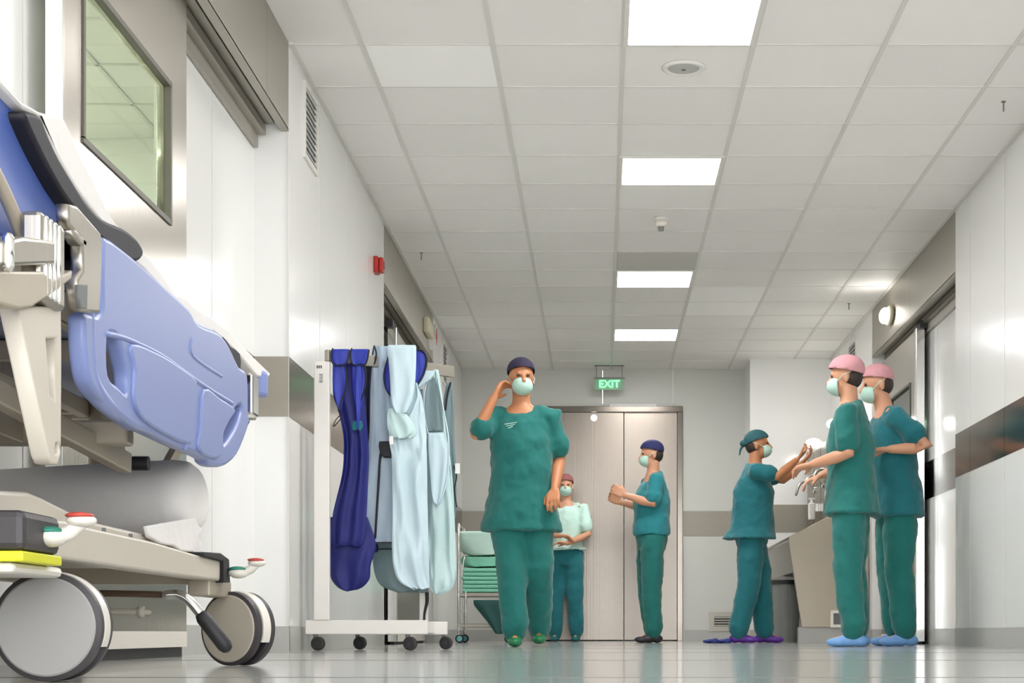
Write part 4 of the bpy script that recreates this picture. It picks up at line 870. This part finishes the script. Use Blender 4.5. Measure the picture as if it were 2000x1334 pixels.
def person(label, loc, rot, H, A):
    s = H/1.75; g = A.get
    mats_ = {k: M[A[k]] for k in ('shirt','pants','cap','mask','shoe','skin')}
    root = thing('person', loc, label, 'person')
    XF[0] = Matrix.Translation(Vector(loc)) @ Matrix.Rotation(rot, 4, 'Z') @ Matrix.Scale(s, 4)
    lean = g('lean', 0.0); hipx = g('hipx', 0)
    def sp(z): return -lean*max(0, z-0.93)
    V = Vector; bx = g('bulk', 1.0); by = g('depth', 1.0)
    hipL, hipR = V((0.085, 0, 0.90)), V((-0.085, 0, 0.90))
    kL, kR = V(g('kneeL', (0.10,-0.015,0.49))), V(g('kneeR', (-0.10,-0.015,0.49)))
    aL, aR = V(g('ankL', (0.11,0.02,0.085))), V(g('ankR', (-0.11,0.02,0.085)))
    shL, shR = V((0.175, sp(1.42), 1.415)), V((-0.175, sp(1.42), 1.415))
    eL, eR = V(g('elbL', (0.24,0.03,1.14))), V(g('elbR', (-0.24,0.03,1.14)))
    wL, wR = V(g('wrL', (0.24,-0.08,0.90))), V(g('wrR', (-0.24,-0.08,0.90)))
    hc = V(g('head', (0, sp(1.6)-0.02, 1.635)))
    bm = nb()
    loft(bm, [(0,0,0.84,0.10,0.07),(0,0,0.93,0.145,0.095),(0,sp(1.08),1.08,0.125,0.09),(0,sp(1.26),1.26,0.15,0.105),(0,sp(1.38),1.38,0.155,0.09),(0,sp(1.44),1.44,0.11,0.07),(0,sp(1.48),1.48,0.062,0.058)])
    tube(bm, [V((0,sp(1.45),1.44)), V((0,(sp(1.5)+hc.y)/2+0.01,1.52)), hc+V((0,0.015,-0.04))], [0.062,0.054,0.056], 16)
    for sh, e, wr, sd, nm in ((shL,eL,wL,1,'L'),(shR,eR,wR,-1,'R')):
        tube(bm, [sh+V((-0.03*sd,0,0)), sh+V((0.012*sd,0,-0.01)), sh.lerp(e,0.5), e, e.lerp(wr,0.35), wr.lerp(e,0.1), wr], [0.055,0.052,0.046,0.039,0.040,0.028,0.026], 14)
        hd = V(g('hand'+nm, tuple(wr-e)))
        hand(bm, wr, hd, sd, g('curl', 0.45), V(g('palm'+nm, (0,-0.2,-1))))
    for hp, k_, an, sd in ((hipL,kL,aL,1),(hipR,kR,aR,-1)):
        tube(bm, [hp, hp.lerp(k_,0.5), k_, k_.lerp(an,0.3), an], [0.085,0.072,0.054,0.054,0.036], 14)
        tube(bm, [an+V((0,0.02,-0.03)), an+V((0,-0.06,-0.045)), an+V((0,-0.13,-0.055))], [0.032,0.032,0.022], 10)
    # head
    Rh = Euler((g('pitch',0), 0, g('yaw',0))).to_matrix()
    def hp_(x,y,z): return hc+Rh @ V((x,y,z))
    ell(bm, hp_(0,0.008,0.022), (0.074,0.092,0.092), 24, Rh); ell(bm, hp_(0,-0.018,-0.045), (0.056,0.070,0.066), 20, Rh)
    ell(bm, hp_(0,-0.066,-0.088), (0.022,0.018,0.016), 12, Rh)
    tube(bm, [hp_(0,-0.082,0.012), hp_(0,-0.096,-0.012), hp_(0,-0.105,-0.028)], [0.009,0.011,0.014], 10)
    tube(bm, [hp_(-0.022,-0.083,-0.056), hp_(0,-0.090,-0.056), hp_(0.022,-0.083,-0.056)], 0.007, 8)
    for q_ in (-1, 1):
        ell(bm, hp_(q_*0.077,0.012,-0.012), (0.008,0.018,0.032), 12, Rh)
        ell(bm, hp_(q_*0.028,-0.080,0.020), (0.018,0.008,0.006), 10, Rh)
    b = obj('body', bm, mats_['skin'], root, smooth=True); soft(b, 0.0065, 0, 3)
    for q_ in (-1, 1):
        bm = nb(); ell(bm, hp_(q_*0.030,-0.079,0.006), (0.013,0.008,0.006), 12, Rh); obj('eye', bm, M['eye'], b, smooth=True)
    # hair at the nape
    bm = nb(); ell(bm, hp_(0,0.035,0.0), (0.072,0.072,0.075), 20, Rh); obj('hair', bm, M['hair'], b, smooth=True)
    # cap
    bm = nb(); vs_ = ell(bm, V((0,0,0)), (0.086,0.106,0.085), 28)
    bmesh.ops.bisect_plane(bm, geom=bm.verts[:]+bm.edges[:]+bm.faces[:], plane_co=(0,0,-0.012), plane_no=(0,-0.25,-1), clear_outer=True)
    for v in bm.verts: v.co = hp_(*(v.co+V((0,0.010,0.048))))
    c = obj('surgical_cap', bm, mats_['cap'], root, smooth=True); so = c.modifiers.new('s','SOLIDIFY'); so.thickness = 0.006
    if g('captie'):
        bm = nb(); ell(bm, hp_(0,0.115,0.03), (0.045,0.035,0.03), 14, Rh); tube(bm, [hp_(0,0.12,0.02), hp_(0.01,0.15,-0.02), hp_(0,0.16,-0.06)], [0.012,0.010,0.006], 8)
        obj('cap_tie', bm, mats_['cap'], c, smooth=True)
    # mask
    bm = nb(); ell(bm, V((0,0,0)), (0.066,0.082,0.060), 28)
    bmesh.ops.bisect_plane(bm, geom=bm.verts[:]+bm.edges[:]+bm.faces[:], plane_co=(0,-0.012,0), plane_no=(0,1,0), clear_outer=True)
    for v in bm.verts: v.co = hp_(*(v.co+V((0,-0.030,-0.050))))
    mk = obj('face_mask', bm, mats_['mask'], root, smooth=True); so = mk.modifiers.new('s','SOLIDIFY'); so.thickness = 0.004
    bm = nb()
    for q_ in (-1, 1): tube(bm, [hp_(q_*0.068,-0.045,-0.03), hp_(q_*0.082,-0.01,0.0), hp_(q_*0.080,0.03,0.02)], 0.0025, 6)
    obj('mask_strap', bm, mats_['mask'], mk, smooth=True)
    # shirt
    hz = g('hem', 0.80); fl = g('flare', 0.02); bm = nb()
    loft(bm, [(0,0.0+g('hemy',0),hz,(0.205+fl)*bx,(0.15+fl)*by),(0,0,0.95,0.19*bx,0.15*by),(0,sp(1.08),1.08,0.175*bx,0.145*by),(0,sp(1.25),1.25,0.18*bx,0.145*by),(0,sp(1.36),1.36,0.175,0.12),(0,sp(1.42),1.425,0.15,0.09,0.25),(0,sp(1.46),1.462,0.09,0.07,0.5)])
    for sh, e, sd in ((shL,eL,1),(shR,eR,-1)):
        tube(bm, [sh+V((-0.05*sd,0,0)), sh+V((0.01*sd,0,-0.005)), sh.lerp(e,0.45), sh.lerp(e,g('sleeve',0.72))], [0.062,0.068,0.070,0.077], 18, caps=True)
    o = obj(g('shirtname','scrub_top'), bm, mats_['shirt'], root, smooth=True); soft(o, 0.011, 0.035, 5)
    if g('chestmark'):
        bm = nb(); 
        for k in range(3): tube(bm, [V((-0.03-0.012*k, sp(1.34)-0.143, 1.352-k*0.012)), V((-0.10+0.01*k, sp(1.34)-0.135, 1.342-k*0.012))], 0.0022, 6)
        obj('chest_print', bm, M['linen_l'], o)
    # trousers
    bm = nb(); loft(bm, [(0,0,0.80,0.15,0.12),(0,0,0.90,0.178*bx,0.128*by),(0,sp(1.02),1.02,0.165*bx,0.12*by),(0,sp(1.04),1.05,0.15*bx,0.11*by)])
    pw = g('pantw', 1.0)
    for hp, k_, an in ((hipL,kL,aL),(hipR,kR,aR)):
        tube(bm, [hp+V((0,0,0.02)), hp.lerp(k_,0.5), k_, k_.lerp(an,0.5), an+V((0,0,0.04)), an+V((0,0.0,0.015))], [0.105,0.104*pw,0.090*pw,0.083*pw,0.077*pw,0.072*pw], 18)
    o = obj('scrub_trousers', bm, mats_['pants'], root, smooth=True); soft(o, 0.011, 0.03, 5)
    for an in (aL, aR):
        bm = nb(); z0 = an.z-0.085
        for (dy, dz, r, f_) in ((0.035,0.036,(0.040,0.050,0.036),0),(-0.04,0.036,(0.045,0.075,0.036),0),(-0.10,0.028,(0.046,0.065,0.028),0),(-0.0,0.06,(0.040,0.06,0.045),0)):
            ell(bm, (an.x, an.y+dy, z0+dz), r, 16)
        o = obj('shoe', bm, mats_['shoe'], root, smooth=True); soft(o, 0.008, 0, 2)
    XF[0] = None
    return root
base = dict(shirt='scrub', pants='scrub', cap='cap_n', mask='mask', shoe='shoe_k', skin='skin')
def P(**k): d = dict(base); d.update(k); return d
person('person in teal scrubs walking toward the viewer with one hand raised to the ear', (px(1018,0,10.4).x, 10.4, 0), 0.06, 1.77,
    P(cap='cap_d', shoe='shoe_g', skin='skin2', hem=0.70, flare=0.03, bulk=1.08, depth=1.05, elbR=(-0.275,-0.10,1.285), wrR=(-0.165,-0.09,1.51), handR=(0.12,0.10,0.2), palmR=(1,0,0.1), curl=0.6,
      elbL=(0.235,0.05,1.15), wrL=(0.20,-0.12,0.95), kneeL=(0.10,-0.04,0.49), ankL=(0.11,0.16,0.10), kneeR=(-0.06,-0.08,0.5), ankR=(-0.04,-0.12,0.085), yaw=0.15, chestmark=True, pantw=1.05))
person('small figure in blue-green scrubs and brick cap by the far door, forearms crossed', (px(1105,0,16.4).x, 16.4, 0), -0.1, 1.62,
    P(shirt='linen_l', pants='scrub_b', cap='cap_r', shoe='shoe_t', hem=0.98, elbR=(-0.24,-0.08,1.13), wrR=(-0.02,-0.25,1.10), handR=(1,-0.2,-0.1), elbL=(0.24,-0.08,1.12), wrL=(0.05,-0.27,1.02), handL=(0.8,-0.4,-0.2) if False else (-1,-0.2,0.1), shirtname='jacket', yaw=0.1))
person('person in teal scrubs and blue cap standing in profile facing left, hands held out', (px(1272,0,14.2).x, 14.2, 0), -PI/2+0.15, 1.70,
    P(shirt='scrub_l', pants='scrub', cap='cap_n', shoe='shoe_k', hem=0.93, flare=-0.01, bulk=1.0, depth=1.1, lean=-0.03, elbR=(-0.22,-0.03,1.19), wrR=(-0.13,-0.25,1.23), handR=(0.3,-1,0.5), palmR=(1,0,0), elbL=(0.22,-0.03,1.19), wrL=(0.12,-0.25,1.27), handL=(-0.3,-1,0.6), palmL=(-1,0,0), pitch=0.05, ankL=(0.10,0.0,0.085), ankR=(-0.1,0.03,0.085)))
person('person in teal scrubs and teal cap facing right, reaching both arms up', (px(1468,0,14.0).x, 14.0, 0), PI/2-0.12, 1.76,
    P(shirt='scrub_b', pants='scrub_b', cap='cap_t', shoe='shoe_v', skin='skin2', hem=0.86, flare=0.035, hemy=0.02, depth=1.22, ankL=(0.1,-0.10,0.085), ankR=(-0.1,0.10,0.085), kneeL=(0.09,-0.07,0.49), kneeR=(-0.09,0.02,0.49), captie=True, elbR=(-0.19,-0.22,1.36), wrR=(-0.10,-0.37,1.50), handR=(0.2,-0.8,0.8), elbL=(0.21,-0.26,1.37), wrL=(0.11,-0.42,1.50), handL=(-0.1,-0.7,0.8), palmL=(0,0.5,1), palmR=(0,0.5,1), lean=0.05, pitch=-0.1, sleeve=0.6, pantw=1.1))
person('pink-capped person in teal scrubs standing nearest the scrub sink, arms forward', (px(1664,0,10.2).x, 10.2, 0), -PI/2-0.25, 1.75,
    P(cap='cap_p', shoe='shoe_b', hem=0.80, lean=0.03, elbR=(-0.22,0.02,1.15), wrR=(-0.16,-0.20,1.06), elbL=(0.22,0.0,1.15), wrL=(0.14,-0.22,1.10), pitch=0.05))
person('pink-capped person in teal scrubs before the right sliding door, elbow drawn back', (px(1752,0,10.75).x, 10.75, 0), -PI/2+0.1, 1.80,
    P(shirt='scrub_b', cap='cap_p', shoe='shoe_b', hem=0.80, lean=0.14, head=(0,-0.13,1.62), elbR=(-0.22,0.06,1.19), wrR=(-0.16,-0.16,1.15), elbL=(0.24,0.12,1.21), wrL=(0.20,-0.10,1.20), sleeve=0.6, skin='skin', pitch=0.15))
